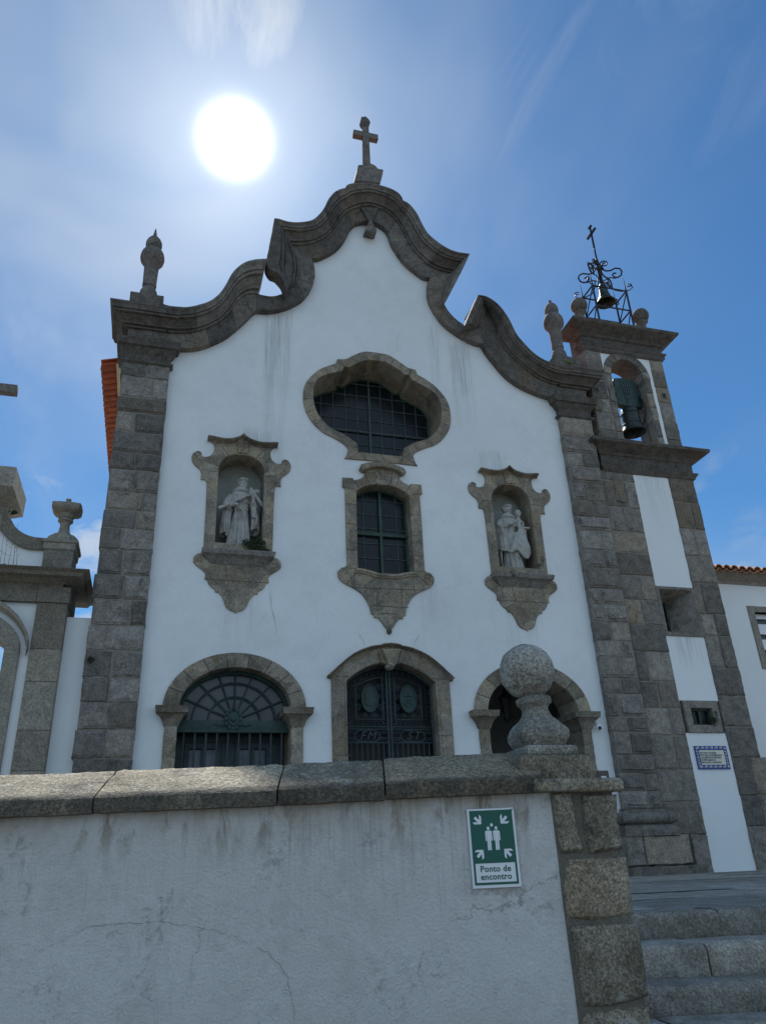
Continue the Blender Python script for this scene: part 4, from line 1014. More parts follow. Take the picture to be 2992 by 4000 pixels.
# --- iron bell cage on top of the tower
def belfry_cage():
    c = thing('bell_cage', 'black wrought iron bell cage with scrolls and a cross on top of the tower', 'bell cage', (11.05, TY+.45, 12.88))
    f = MB(); z0 = 12.85
    xs, ys = (10.55, 11.6), (TY+.03, TY+.56)
    H = 1.62; zm = z0+.88
    for x in xs:
        for y in ys: f.tube([(x, y, z0), (x, y, z0+H+(.0 if x == xs[0] else .0))], .027, 4); f.tube([(x, y, z0+H), (x, y, z0+H+.45)], [.02, .004], 5)
    for z in (zm, z0+H-.05):
        for y in ys: f.tube([(xs[0], y, z), (xs[1], y, z)], .022, 4)
        for x in xs: f.tube([(x, ys[0], z), (x, ys[1], z)], .022, 4)
    for x in xs: 
        f.tube([(x, ys[0], z0+H-.08), (x, ys[1], zm+.02)], .016, 4); f.tube([(x, ys[0], zm), (x, ys[1], z0)], .016, 4)
    f.build('post_frame', M['black_iron'], c)
    s = MB(); ax, ay = 11.07, TY+.30; zt = z0+2.75
    def scroll(p, r, a0, turns, dirx, rt=.02, dz=1, flip=1):
        pts = []
        n_ = 22
        for i in range(n_+1):
            t = i/n_; a = a0+flip*turns*2*math.pi*t; q = r*(1-.78*t)
            pts.append((p[0]+dirx[0]*q*math.cos(a), p[1]+dirx[1]*q*math.cos(a), p[2]+q*math.sin(a)))
        s.tube(pts, rt, 5)
    for cx_, cy_ in ((-1,-1),(1,-1),(1,1),(-1,1)):
        hx, hy = (xs[1]-xs[0])/2, (ys[1]-ys[0])/2; dn = math.hypot(hx, hy); dx_, dy_ = cx_*hx/dn, cy_*hy/dn
        def P_(r, z): return (ax+dx_*r, ay+dy_*r, z)
        # lower sagging stay with a hook, then the S scroll, then the small top scroll
        pr_ = [(dn+.16, z0+H+.13), (dn+.20, z0+H+.05), (dn+.10, z0+H-.03), (dn-.1, z0+H-.03), (dn-.28, z0+H+.05), (dn-.38, z0+H+.25), (dn-.42, z0+H+.50)]
        s.tube([P_(r, z) for r, z in pr_], .016, 5); scroll(P_(dn+.12, z0+H+.13), .07, 0, 1.1, (dx_, dy_), .014)
        S_ = [(.08, z0+2.55), (.16, z0+2.40), (.30, z0+2.38), (.45, z0+2.44), (.56, z0+2.40), (.60, z0+2.28), (.56, z0+2.16), (.46, z0+2.10), (.36, z0+2.13), (.33, z0+2.22), (.38, z0+2.28), (.44, z0+2.25)]
        s.tube([P_(r*1.0, z) for r, z in S_], .024, 5)
        s.tube([P_(r, z) for r, z in ((.40, z0+2.08), (.25, z0+2.14), (.05, z0+2.05))], .016, 5)
        scroll(P_(.17, z0+2.66), .12, math.pi, 1.4, (dx_, dy_), .02, flip=-1)
    for z, r in ((z0+2.30, .05), (z0+2.5, .06), (z0+2.62, .045), (z0+2.86, .035), (z0+3.25, .03)): s.sphere((ax, ay, z), r, 1, 1, 1.4, 6)
    s.tube([(ax, ay, z0+2.0), (ax, ay, z0+3.1), (ax, ay, z0+4.05)], [.035, .025, .014], 6)
    for a in range(4): s.tube([(ax+.05*math.cos(a*1.57), ay+.05*math.sin(a*1.57), z0+1.9), (ax+.04*math.cos(a*1.57), ay+.04*math.sin(a*1.57), z0+2.8)], .012, 4)
    s.build('scrollwork', M['black_iron'], c, smooth=50)
    k_ = MB(); zc = z0+3.86
    k_.box(ax-.022, ax+.022, ay-.02, ay+.02, z0+3.3, z0+4.12); k_.box(ax-.03, ax+.03, ay-.22, ay+.22, zc-.03, zc+.02); k_.box(ax-.03, ax+.03, ay-.07, ay+.07, z0+4.09, z0+4.13)
    k_.build('cross', M['black_iron'], c)
    return c, ax, ay, z0
_, cax, cay, cz0 = belfry_cage()
BELL = [(.02,.0),(.05,.0),(.075,.02),(.10,.07),(.115,.16),(.125,.30),(.145,.42),(.18,.52),(.225,.60),(.26,.645),(.265,.66),(.245,.665),(.20,.60),(.15,.50),(.09,.30),(.05,.1)]
BELL2 = [(.02,0),(.12,0),(.170,.015),(.190,.05),(.196,.18),(.200,.32),(.208,.42),(.226,.50),(.252,.565),(.262,.60),(.262,.615),(.245,.62),(.21,.56),(.16,.42),(.12,.2),(.05,.1)]
def bell(name, label, x, y, ztop, s_, yoke):
    t = thing(name, label, 'bell', (x, y, ztop-.66*s_))
    b = MB(); BL = BELL2 if yoke else BELL; pr_ = [(r*s_, -z*s_) for r, z in BL][:12]; inn = [(r*s_, -z*s_) for r, z in BL][12:]
    b.lathe((x, y, ztop), pr_+inn, 32); 
    for zz_ in (.14, .42, .60): 
        r_ = (.198 if zz_ < .2 else (.211 if zz_ < .5 else .268)) if yoke else (.118 if zz_ < .2 else (.147 if zz_ < .5 else .228))
        b.tube([(x+r_*s_*math.cos(a*math.pi/16), y+r_*s_*math.sin(a*math.pi/16), ztop-zz_*s_) for a in range(33)], .006*s_*1.6, 5, False)
    b.tube([(x, y, ztop-.02), (x, y, ztop+.10)], .03*s_, 6)
    b.build('bell_body', M['bronze'], t, smooth=45)
    c = MB(); c.tube([(x, y, ztop-.1*s_), (x, y+.02, ztop-.64*s_), (x, y+.02, ztop-.70*s_)], [.012, .016, .03], 6); c.sphere((x, y+.02, ztop-.66*s_), .045*s_, n=8)
    c.build('clapper', M['black_iron'], t, smooth=40)
    return t
bell('small_bell', 'small dark bell hanging inside the iron cage on the tower', cax, cay, cz0+1.95, 1.02, 0)
BBX, BBZ = T('D', (838, 1655), TY+.32)
tb_ = bell('large_bell', 'large dark green bell hanging in the belfry arch from a wooden yoke', BBX, TY+.32, BBZ, 1.16, 1)
yk = MB(); yz = BBZ+.05
yo = [(-.40,.04),(-.42,.30),(-.34,.33),(-.34,.40),(-.42,.44),(-.42,.62),(-.34,.66),(-.34,.74),(-.40,.80),(-.30,.95),(-.05,1.0),(.05,1.0),(.30,.95),(.40,.80),(.34,.74),(.34,.66),(.42,.62),(.42,.44),(.34,.40),(.34,.33),(.42,.30),(.40,.04),(.12,.0),(-.12,.0)]
yk.prism([[(BBX+x*.98, yz+z*.88) for x, z in yo][::-1]], TY+.24, TY+.40, .01)
yk.build('yoke', M['green_wood'], tb_, smooth=30)
yk = MB()
for u0, u1 in ((-.03,-.14),(-.015,-.05),(.015,.04),(.03,.12)): yk.tube([(BBX+u0, TY+.225, yz), (BBX+u1, TY+.225, yz+.80)], .010, 5)
for z, w2 in ((.28, .10), (.62, .16)): yk.tube([(BBX-w2, TY+.22, yz+z), (BBX+w2, TY+.22, yz+z)], .009, 5)
yk.build('iron_strap', M['lead'], tb_)
yk = MB()
yk.tube([(10.55, TY+.32, yz+.1), (11.5, TY+.32, yz+.1)], .03, 8)
yk.tube([(11.42, TY+.45+.36*math.cos(a*math.pi/16), yz-.05+.46*math.sin(a*math.pi/16)) for a in range(33)], .018, 6, False)
for a in (20, 80, 140, 200, 260, 320): yk.tube([(11.42, TY+.45, yz-.05), (11.42, TY+.45+.36*math.cos(R(a)), yz-.05+.46*math.sin(R(a)))], .012, 4)
yk.tube([(11.42, TY+.22, yz+.2), (11.42, TY+.12, 9.3)], .008, 4)
yk.build('swing_wheel', M['black_iron'], tb_)
sp = thing('spotlight', 'small round black lamp on the belfry sill under the large bell', 'lamp', (11.15, TY+.05, 9.3))
q = MB(); q.sphere((11.18, TY+.0, 9.36), .09, 1, 1, .8, 10); q.box(11.13, 11.23, TY-.04, TY+.08, 9.28, 9.33); q.build('housing', M['black_iron'], sp, smooth=40)

# --- tile plaque
pq = thing('tile_plaque', 'blue bordered white tile plaque with dark writing on the tower plaster strip', 'plaque', (11.09, TY, 1.72))
px0, px1, pz0, pz1 = 10.71, 11.485, 1.715, 2.175; pyy = TY+.0
q = MB(); q.prism([[(px0, pz0), (px1, pz0), (px1, pz1), (px0, pz1)]], pyy-.008, pyy+.02, .003); qb = q
q = MB()
for i in range(5):
    for j in range(3):
        a, b = px0+.09+(px1-px0-.18)*i/5, pz0+.085+(pz1-pz0-.17)*j/3; wq, hq = (px1-px0-.18)/5, (pz1-pz0-.17)/3
        q.box(a+.001, a+wq-.001, pyy-.0125, pyy-.005, b+.001, b+hq-.001)
q.build('white_tile', M['glaze'], pq)
qw = q; q = qb; rq = random.Random(4)
NB = len(q.mi)
def leafy(x, z, an, s_):
    pts = [(x+s_*math.cos(an+t*1.5)*t, pyy-.011, z+s_*math.sin(an+t*1.5)*t) for t in (0, .3, .6, .85, 1)]
    q.tube(pts, [.004, .011, .012, .009, .002], 5)
    for i_ in range(len(q.mi)-1, -1, -1):
        if q.mi[i_] == 0 and i_ >= NB: q.mi[i_] = 1
        else: break
n_ = 13
for i in range(n_):
    x = px0+.05+(px1-px0-.1)*i/(n_-1)
    for z in (pz0+.042, pz1-.042): leafy(x-.018, z-.015*(1 if i % 2 else -1), .6 if i % 2 else -1.6, .05)
for i in range(7):
    z = pz0+.06+(pz1-pz0-.12)*i/6
    for x in (px0+.045, px1-.045): leafy(x+.012*(1 if i % 2 else -1), z-.02, 1.2 if i % 2 else .4, .05)
q.build('blue_border', [M['blue'], M['glaze']], pq)
for i, line in enumerate(('RESTAURO DA IGREJA', 'FEITO PELA CONGREGAÇÃO', 'DAS IRMÃS FRANCISCANAS', 'HOSPITALEIRAS DA', 'IMACULADA CONCEIÇÃO')):
    text(line, .049, px0+.098, pyy-.0135, pz1-.142-i*.047, M['ink'], pq, 'lettering', align='LEFT', off=.0012, ext=.001, sx=.82)

# --- small fittings on the facade
cc_ = thing('security_camera', 'white dome security camera beside the right arch impost', 'camera', (8.55, YF, 2.6))
pc = T('g', (1478, 1005), 13.9); q = MB()
q.box(pc[0]-.03, pc[0]+.03, 13.93, 14.0, pc[1]+.08, pc[1]+.24, ch=.008); q.tube([(pc[0], 13.95, pc[1]+.12), (pc[0], 13.88, pc[1]+.06)], .02, 8); q.sphere((pc[0], 13.87, pc[1]+.01), .065, n=12)
q.build('housing', M['plastic'], cc_, smooth=40); q = MB(); q.sphere((pc[0]-.01, 13.825, pc[1]-.005), .034, n=10); q.build('lens', M['black_iron'], cc_, smooth=40)
b0 = T('o', (842, 32), 13.95); b1 = T('o', (972, 32), 13.95); zb_l = b0[1]-.30
bx = thing('meter_box', 'small brown box with a white inner rim on the facade near the right pilaster', 'box', (b0[0], YF, zb_l))
q = MB(); x0b, x1b, z1b = b0[0], b1[0], b0[1]
q.prism([[(x0b, zb_l), (x1b, zb_l), (x1b, z1b), (x0b, z1b)], [(x0b+.07, zb_l+.05), (x1b-.06, zb_l+.05), (x1b-.06, z1b-.10), (x0b+.07, z1b-.10)]], 13.93, YF+.01, .008); q.build('case', M['brown'], bx, smooth=30)
q = MB(); q.prism([[(x0b+.07, zb_l+.05), (x1b-.06, zb_l+.05), (x1b-.06, z1b-.10), (x0b+.07, z1b-.10)], [(x0b+.10, zb_l+.08), (x1b-.09, zb_l+.08), (x1b-.09, z1b-.13), (x0b+.10, z1b-.13)]], 13.94, 13.96); q.build('rim', M['white'], bx)
q = MB(); q.box(x0b+.07, x1b-.06, 13.97, 13.98, zb_l+.05, z1b-.10); q.build('dark_pane', M['glass'], bx)
# hanging lantern in the right arch
ln = thing('hanging_lantern', 'black iron lantern on a bracket inside the right arch', 'lantern', (6.45, 15.0, 3.1))
lp = T('g', (487, 790), 15.0); q = MB(); lx, lz = lp
q.lathe((lx, 15, lz-.2), [(.02,-.1),(.06,-.04),(.07,0),(.12,.36),(.13,.38),(.15,.40),(.06,.52),(.02,.60),(.02,.66)], 6)
q.tube([(lx, 15, lz+.45), (lx, 15, lz+1.0)], .014, 5)
a_, b_ = T('g', (360, 700), 15.0), T('g', (570, 940), 15.0)
q.tube([(a_[0]-.3, 15, a_[1]+.25), (lx, 15, lz-.25), (b_[0]+.2, 15, b_[1]-.15)], .02, 5)
for i in range(5): spiral(q, (a_[0]+(b_[0]-a_[0])*i/5+.05, a_[1]+(b_[1]-a_[1])*i/5-.05), .07, 15.0, 1.2, .010)
q.build('lantern_frame', M['black_iron'], ln, smooth=40)

# ============================================================ RIGHT BUILDING
rb = thing('convent_building', 'white building with a tiled roof and a stone framed window, right of the tower', 'building', (14.5, 15.4, ZT))
YR = 15.2
zw = T('n', (480, 485), YR)[1]; ztl = T('n', (430, 300), YR-.3)[1]
q = MB(); A_ = T('n', (785, 800), YR); B_ = T('n', (1020, 1710), YR); Ai = T('n', (900, 890), YR)
wx0, wz1, wz0 = A_[0], A_[1], B_[1]; wx1 = wx0+1.75; fw = Ai[0]-A_[0]; fh = A_[1]-Ai[1]
hole = [(wx0+fw, wz0+fh), (wx1-fw, wz0+fh), (wx1-fw, wz1-fh), (wx0+fw, wz1-fh)]
q.prism([[(12.0, ZT-.1), (24, ZT-.1), (24, zw), (12.0, zw)], hole], YR, YR+.4); q.box(23.7, 24, YR+.4, YR+9, ZT, zw); q.box(12.3, 24, YR+8.8, YR+9, ZT, zw)
q.build('wall', M['plaster_plain'], rb)
q = MB(); hc2 = ztl-zw
mould(q, 12.2, 24.3, YR, YR+9, [(zw-.0, .02), (zw+hc2*.45, .03), (zw+hc2*.5, .07), (zw+hc2*.62, .10), (zw+hc2*.7, .18), (zw+hc2*.80, .24), (zw+hc2*.84, .29), (zw+hc2*.98, .30)], .5, n=40); q.build('cornice', M['granite_clean'], rb, smooth=30)
q = MB(); zr = ztl+.02; x = 12.2; rr = random.Random(8)
q.add([(12, YR-.25, zr), (24.3, YR-.25, zr), (24.3, YR+4.5, zr+1.3), (12, YR+4.5, zr+1.3)], [(0,1,2,3)], .5)
while x < 24.2:
    vs = []; fs = []; dzr = rr.uniform(-.012, .012)
    for (y_, z_) in ((YR-.42, zr), (YR+.5, zr+.24), (YR+4.5, zr+1.32)):
        for (r_, fl) in ((.105, 1), (.085, 1)):
            for j in range(9):
                a = math.pi*j/8; vs.append((x+r_*math.cos(a)*(1 if r_ > .1 else 1), y_+(.0), z_+.03+dzr+r_*.9*math.sin(a)*fl))
    for e in range(2):
        for j in range(8): fs.append((e*18+j, e*18+j+1, (e+1)*18+j+1, (e+1)*18+j)); fs.append((e*18+9+j+1, e*18+9+j, (e+1)*18+9+j, (e+1)*18+9+j+1))
    for j in range(8): fs.append((j+1, j, 9+j, 9+j+1))
    q.add(vs, fs, rr.random())
    vs = []; fs = []
    for (y_, z_) in ((YR-.40, zr-.005), (YR+1.2, zr+.42)):
        for j in range(9): a = math.pi*j/8; vs.append((x+.115+.10*math.cos(a), y_, z_+.04-.075*math.sin(a)))
        for j in range(9): a = math.pi*j/8; vs.append((x+.115+.115*math.cos(a), y_, z_+.04-.095*math.sin(a)))
    for j in range(8): fs += [(j, j+1, 18+j+1, 18+j), (9+j+1, 9+j, 27+j, 27+j+1), (j, j+1, 9+j+1, 9+j)]
    q.add(vs, fs, rr.random()); x += .23
q.build('roof', M['tile_old'], rb, smooth=60)
q = MB(); q.prism([[(wx0, wz0), (wx1, wz0), (wx1, wz1), (wx0, wz1)], hole], YR-.03, YR+.25, .012); wn = q.build('window', M['granite_clean'], rb, smooth=30)
q = MB(); q.box(wx0+fw, wx1-fw, YR+.22, YR+.23, wz0+fh, wz1-fh); q.build('glass', M['glass_warm'], wn)
q = MB()
for z in (wz1-fh-.12, wz1-fh-.52, wz1-fh-.92): q.box(wx0+fw, wx1-fw, YR+.14, YR+.2, z, z+.26)
q.build('blind', M['plastic'], wn)
q = MB(); q.box(wx0+fw, wx1-fw, YR+.12, YR+.2, wz0+fh, wz0+fh+.06); q.box((wx0+wx1)/2-.03, (wx0+wx1)/2+.03, YR+.12, YR+.2, wz0+fh, wz1-fh); q.build('window_frame', M['white'], wn)

# ============================================================ LEFT CHAPEL
ch = thing('chapel', 'smaller white and granite chapel at the left edge with a stone urn', 'chapel', (-2.6, 13.9, ZT))
YH = 13.9
zw1 = T('P', (240, 1055), YH)[1]
pxa, pxb = T('P', (235, 1200), YH)[0], T('P', (448, 1200), YH)[0]
q = MB()
dxo = T('P', (120, 1500), YH)[0]; zar = T('P', (135, 1335), YH-.1)[1]; dxi = T('P', (12, 1500), YH)[0]
def chdoor(r, h, c_=-4.15, z0=ZT, n=16): return [(c_-r, z0)]+[(c_-r*math.cos(math.pi*i/n), zar-.1+h*math.sin(math.pi*i/n)) for i in range(n+1)]+[(c_+r, z0)]
ccx = dxo-1.12
q.prism([[(-8.6, ZT-.1), (pxa+.1, ZT-.1), (pxa+.1, zw1), (-8.6, zw1)], chdoor(1.08, .55, ccx)], YH+.02, YH+.6); q.build('plaster_wall', M['plaster_plain'], ch)
q = MB(); ashlar(q, pxa, pxb, ZT-.1, zw1, YH-.06, 81, h=(.5, .85), split=.1, boss=(0, 0), depth=1.1, gap=.003, boxr=.005, noise_a=.002, jit=.0)
q.build('pilaster', M['granite_clean'], ch, smooth=40)
q = MB(); q.prism([chdoor(1.12, .75, ccx), chdoor(1.12-(dxo-dxi), .38, ccx)], YH-.06, YH+.55, .012)
hh = [(ccx-1.25*math.cos(math.pi*i/20), zar-.06+.95*math.sin(math.pi*i/20)) for i in range(21)]; h3 = [(x*.98+ccx*.02, z-.12) for x, z in hh]
strip(q, h3, hh, YH-.06, YH-.18, [(0,0),(.2,.4),(.5,.9),(1,1)], 9, YH, 3); q.build('doorway_surround', M['granite_clean'], ch, smooth=35)
q = MB(); z1f = T('P', (485, 950), YH-.08)[1]; xrf = T('P', (480, 1000), YH-.08)[0]
q.box(-8.6, pxa-.02, YH-.08, YH+.6, zw1, z1f, .3, .006); q.box(pxa-.015, xrf, YH-.09, YH+1.0, zw1, z1f, .7, .006); q.build('frieze', M['granite_clean'], ch)
cf = T('P', (605, 830), YH-.5); zc_t = cf[1]; xcr = cf[0]; hcz = zc_t-z1f; pj = xcr-xrf
q = MB(); mould(q, -8.6, xcr-.44, YH-.08, YH+1.0, [(z1f, .0), (z1f+.06, .03), (z1f+hcz*.18, .08), (z1f+hcz*.28, .10), (z1f+hcz*.36, .17), (z1f+hcz*.46, .20), (z1f+hcz*.5, .34), (z1f+hcz*.84, .37), (z1f+hcz*.88, .42), (z1f+hcz, .46), (z1f+hcz+.01, .3)], .3, n=40)
q.build('cornice', M['granite_clean'], ch, smooth=30)
Y2 = YH+.1
d0, d1 = T('P', (285, 805), Y2-.05), T('P', (505, 700), Y2-.05); c0_ = T('P', (293, 612), Y2-.1); c1_ = T('P', (545, 630), Y2-.1)
q = MB(); q.box(d0[0], d1[0], Y2-.05, Y2+.6, zc_t-.05, d1[1], .3, .008)
mould(q, d0[0]+.0, d1[0], Y2-.05, Y2+.6, [(d1[1], .0), (d1[1]+.015, .02), (c0_[1]-.06, .025), (c0_[1]-.05, .05), (c0_[1], .06)], .5)
q.build('pedestal', M['granite_clean'], ch, smooth=30)
uf = lambda p: T('P', p, Y2+.27)
ux = uf((433, 610))[0]; zu = c0_[1]; tp = uf((460, 372)); hh_ = uf((455, 385))[1]-zu
q = MB(); rb_ = .345*.82
q.lathe((ux, Y2+.27, zu), [(rb_, -.05), (rb_, hh_*.10), (rb_*.97, hh_*.16), (rb_*.8, hh_*.22), (rb_*.52, hh_*.26), (.10, hh_*.34), (.085, hh_*.48), (.10, hh_*.56), (.135, hh_*.58), (.135, hh_*.62), (.11, hh_*.64), (.14, hh_*.67), (.16, hh_*.74)], 24, .5)
q.lathe((ux, Y2+.27, zu+hh_*.73), [(.10, 0), (.20, .03), (.25, .08), (.26, .10), (.265, hh_*.20), (.22, hh_*.205)], 20, .5, sq=9)
q.lathe((ux, Y2+.27, zu+hh_*.93), [(.13, 0), (.12, .04), (.06, .09), (.045, .11), (.05, .17), (.0, .18)], 12, .5)
q.build('urn', M['granite_clean'], ch, smooth=35)
o1 = tr('P', [(-90,130),(-40,300),(20,400),(75,480),(110,540),(160,580),(220,605),(294,614)], Y2); i1 = tr('P', [(-220,330),(-120,440),(-60,500),(0,556),(40,600),(90,645),(150,675),(210,690),(300,694)], Y2)
q = MB(); strip(q, i1, o1, Y2, Y2-.02, [(0,0),(.03,1),(1,1)], .9, Y2+.6, 6, gw=.006); q.build('curved_gable_band', M['granite_clean'], ch, smooth=30)
q = MB(); pg = [tuple(p) for p in i1]; q.prism([[(-8.4, zc_t-.05), (d0[0]+.1, zc_t-.05)]+[(x, z+.05) for x, z in pg[::-1]]+[(-8.4, pg[0][1])]], Y2+.05, Y2+.5); q.build('gable_wall', M['plaster_plain'], ch)
v0, v1, v2 = T('P', (120, 130), YH-.25), T('P', (98, 260), YH-.25), T('P', (45, 320), Y2-.05); v3 = T('P', (70, 440), Y2-.05)
q = MB()
mould(q, -8.0, v0[0]-.31, Y2-.05, Y2+.7, [(v3[1]-.2, -.02), (v3[1]+.10, .10), (v3[1]+.3, .03), (v1[1]-.30, .02), (v1[1]-.22, .02), (v1[1]-.14, .10), (v1[1]-.1, .17), (v1[1]-.04, .24), (v1[1], .30), (v0[1], .30), (v0[1]+.01, .1)], .4, n=40)
q.build('upper_entablature', M['granite_clean'], ch, smooth=30)
q = MB(); w0 = T('F', (160, 255), Y2); w1 = T('F', (158, 325), Y2); zc3 = (w0[1]+w1[1])/2
xc = w0[0]-.62
q.box(xc-.62, w0[0], Y2-.08, Y2+.08, w1[1]+.02, w0[1]+.02, .4, .01); q.box(xc-.1, xc+.1, Y2-.08, Y2+.08, v0[1]-.1, w0[1]+.75, .4, .01); q.build('cross', M['granite_dark'], ch, smooth=30)
# linking wall
lw = thing('link_wall', 'narrow white plastered wall between the chapel pilaster and the church pilaster', 'wall', (-1.6, 14.3, ZT))
za = T('P', (445, 1150), YH+.15)[1]
q = MB(); q.box(pxb-.05, -1.05, YH+.15, YH+.5, ZT-.1, za); q.build('wall', M['plaster_plain'], lw)

# ============================================================ PARAPET WALL IN FRONT
th = R(-15.2); U = Vector((math.cos(th), math.sin(th), 0)); NN = Vector((math.sin(-th), math.cos(th), 0))   # NN points away from camera
W0 = Vector((.12, 3.585, 0))
def wp(s_, d_, z): v = W0+U*s_+NN*d_; return (v.x, v.y, z)
pw = thing('parapet_wall', 'stained white rendered parapet wall with a weathered granite coping', 'wall', wp(0, .2, -1.6))
S0, S1 = -7.0, 1.606
q = MB(); NS, NZ_ = 150, 40; vs = []; fs = []
for j in range(NZ_+1):
    for i in range(NS+1):
        s_ = -2.2+(S1+2.2)*i/NS; z = -1.65+1.97*j/NZ_
        e = nz((s_*2.5, 3, z*2.5))*.006+nz((s_*9, 3, z*9))*.0035
        if i == NS: e += .0
        edge = nz((0, z*6, 4))*.010 if i == NS else 0
        vs.append(wp(s_+edge, .045+e, z))
for j in range(NZ_):
    for i in range(NS): a = j*(NS+1)+i; fs.append((a, a+1, a+NS+2, a+NS+1))
q.add(vs, fs)
bot = [wp(S0, .045, -1.65), wp(-2.2, .045, -1.65), wp(-2.2, .045, .32), wp(S0, .045, .32)]
q.add(bot, [(0,1,2,3)])
q.add([wp(S0, .45, -1.65), wp(S1-.16, .45, -1.65), wp(S1-.16, .45, .32), wp(S0, .45, .32)], [(1,0,3,2)])
q.add([wp(S1, .05, -1.65), wp(S1-.16, .45, -1.65), wp(S1-.16, .45, .32), wp(S1, .05, .32)], [(0,1,2,3)])
def wall_mat():
    m_, kk, b = newmat('stained_render'); p = geo(kk)
    # coordinates along the wall
    sv = kk.vm('DOT_PRODUCT', kk.vm('SUBTRACT', p, tuple(W0)), tuple(U), out=1)
    sx = kk.n('ShaderNodeSeparateXYZ'); kk.val(sx.inputs[0], p); z = sx.outputs[2]
    cb = kk.n('ShaderNodeCombineXYZ'); kk.val(cb.inputs[0], sv); kk.val(cb.inputs[2], z); q = cb.outputs[0]
    c = kk.mix(kk.ramp(kk.noise(q, 1.1, 6, .6), .3, .7), (.70, .69, .655), (.82, .81, .78))
    grey = kk.ramp(kk.m('ADD', kk.m('MULTIPLY', kk.noise(q, 2.2, 8, .72, .4), .65), kk.m('MULTIPLY', kk.noise(q, 19, 5, .7), .35)), .46, .62)
    c = kk.mix(kk.m('MULTIPLY', grey, .28), c, (.42, .415, .40))
    spots = kk.ramp(kk.m('ADD', kk.m('MULTIPLY', kk.noise(q, 34, 6, .8), .6), kk.m('MULTIPLY', kk.noise(q, 4, 4, .6), .4)), .56, .64)
    c = kk.mix(kk.m('MULTIPLY', spots, .38), c, (.22, .215, .20))
    runs = kk.ramp(kk.noise(kk.sc(q, (16, 1, .7)), 1.0, 6, .7, .3), .45, .70); runs2 = kk.ramp(kk.noise(kk.sc(q, (48, 1, 1.6)), 1.0, 5, .7), .50, .68)
    top = kk.ramp(z, -.30, .30); top2 = kk.ramp(z, .12, .32)
    c = kk.mix(kk.m('MULTIPLY', kk.m('MULTIPLY', kk.m('MAXIMUM', kk.m('MULTIPLY', runs, .5), runs2), kk.m('MULTIPLY', top, kk.ramp(kk.noise(kk.sc(q, (1.6, 1, 1.2)), 1.0, 3, .5), .36, .62))), .62), c, (.22, .20, .165))
    c = kk.mix(kk.m('MULTIPLY', kk.m('MULTIPLY', top2, kk.ramp(kk.noise(q, 3.5, 5, .6), .38, .62)), .62), c, (.40, .31, .19))
    damp = kk.m('MULTIPLY', kk.ramp(z, -.25, -.75), kk.ramp(kk.noise(q, 1.4, 5, .6), .35, .65)); c = kk.mix(kk.m('MULTIPLY', damp, .22), c, (.40, .36, .28))
    c = kk.mix(kk.m('MULTIPLY', kk.ramp(kk.noise(q, 120, 3, .7), .35, .75), .22), c, (.34, .335, .32))
    rust = kk.m('MULTIPLY', kk.ramp(z, .02, .30), kk.ramp(kk.noise(kk.sc(q, (9, 1, 3)), 1.0, 6, .7, .3), .50, .66)); c = kk.mix(kk.m('MULTIPLY', rust, .75), c, (.20, .145, .08))
    crk = kk.m('MULTIPLY', kk.ramp(kk.vor(kk.vm('ADD', q, kk.vm('MULTIPLY', kk.noise(q, 5, 5, .7, out=1), (.25, .25, .25))), .85, 'Distance', 'DISTANCE_TO_EDGE'), .004, .0015), kk.ramp(kk.noise(q, 1.1, 2), .52, .60))
    c = kk.mix(kk.m('MULTIPLY', crk, .5), c, (.25, .24, .22))
    kk.val(b.inputs['Base Color'], c); b.inputs['Roughness'].default_value = .9; b.inputs['Specular IOR Level'].default_value = .2
    bp = kk.n('ShaderNodeBump'); bp.inputs['Strength'].default_value = .85; bp.inputs['Distance'].default_value = .012
    kk.val(bp.inputs['Height'], kk.m('ADD', kk.m('ADD', kk.m('MULTIPLY', kk.noise(q, 75, 5, .7), 1.5), kk.m('MULTIPLY', kk.noise(q, 22, 3, .5), .7)), kk.m('MULTIPLY', spots, -.2)))
    kk.val(b.inputs['Normal'], bp.outputs[0]); return m_
M['render'] = wall_mat()
rk = random.Random(5)
for pts, w_ in (([(300,578),(400,560),(480,556),(560,553),(620,560),(690,568),(760,580),(830,600)], .0035), ([(920,645),(960,662),(1000,705),(1030,745),(1040,800),(1055,860),(1060,919)], .0035), ([(300,578),(240,610),(180,640),(110,660)], .002), ([(830,600),(870,620),(920,645)], .002)):
    P3 = [TP('w', p, W0+NN*.036, NN) for p in pts]; L3 = []
    for a, b in zip(P3[:-1], P3[1:]):
        for t in range(5): L3.append(a.lerp(b, t/5)+U*rk.uniform(-.004, .004)+Vector((0, 0, rk.uniform(-.004, .004))))
    for a, b in zip(L3[:-1], L3[1:]):
        t_ = (b-a).normalized(); s_ = NN.cross(t_)*w_*rk.uniform(.10, .32); q.add([a-s_, b-s_, b+s_, a+s_], [(0,1,2,3)], .5, 1)
q.build('rendered_face', [M['render'], M['crack_dark']], pw, smooth='all')
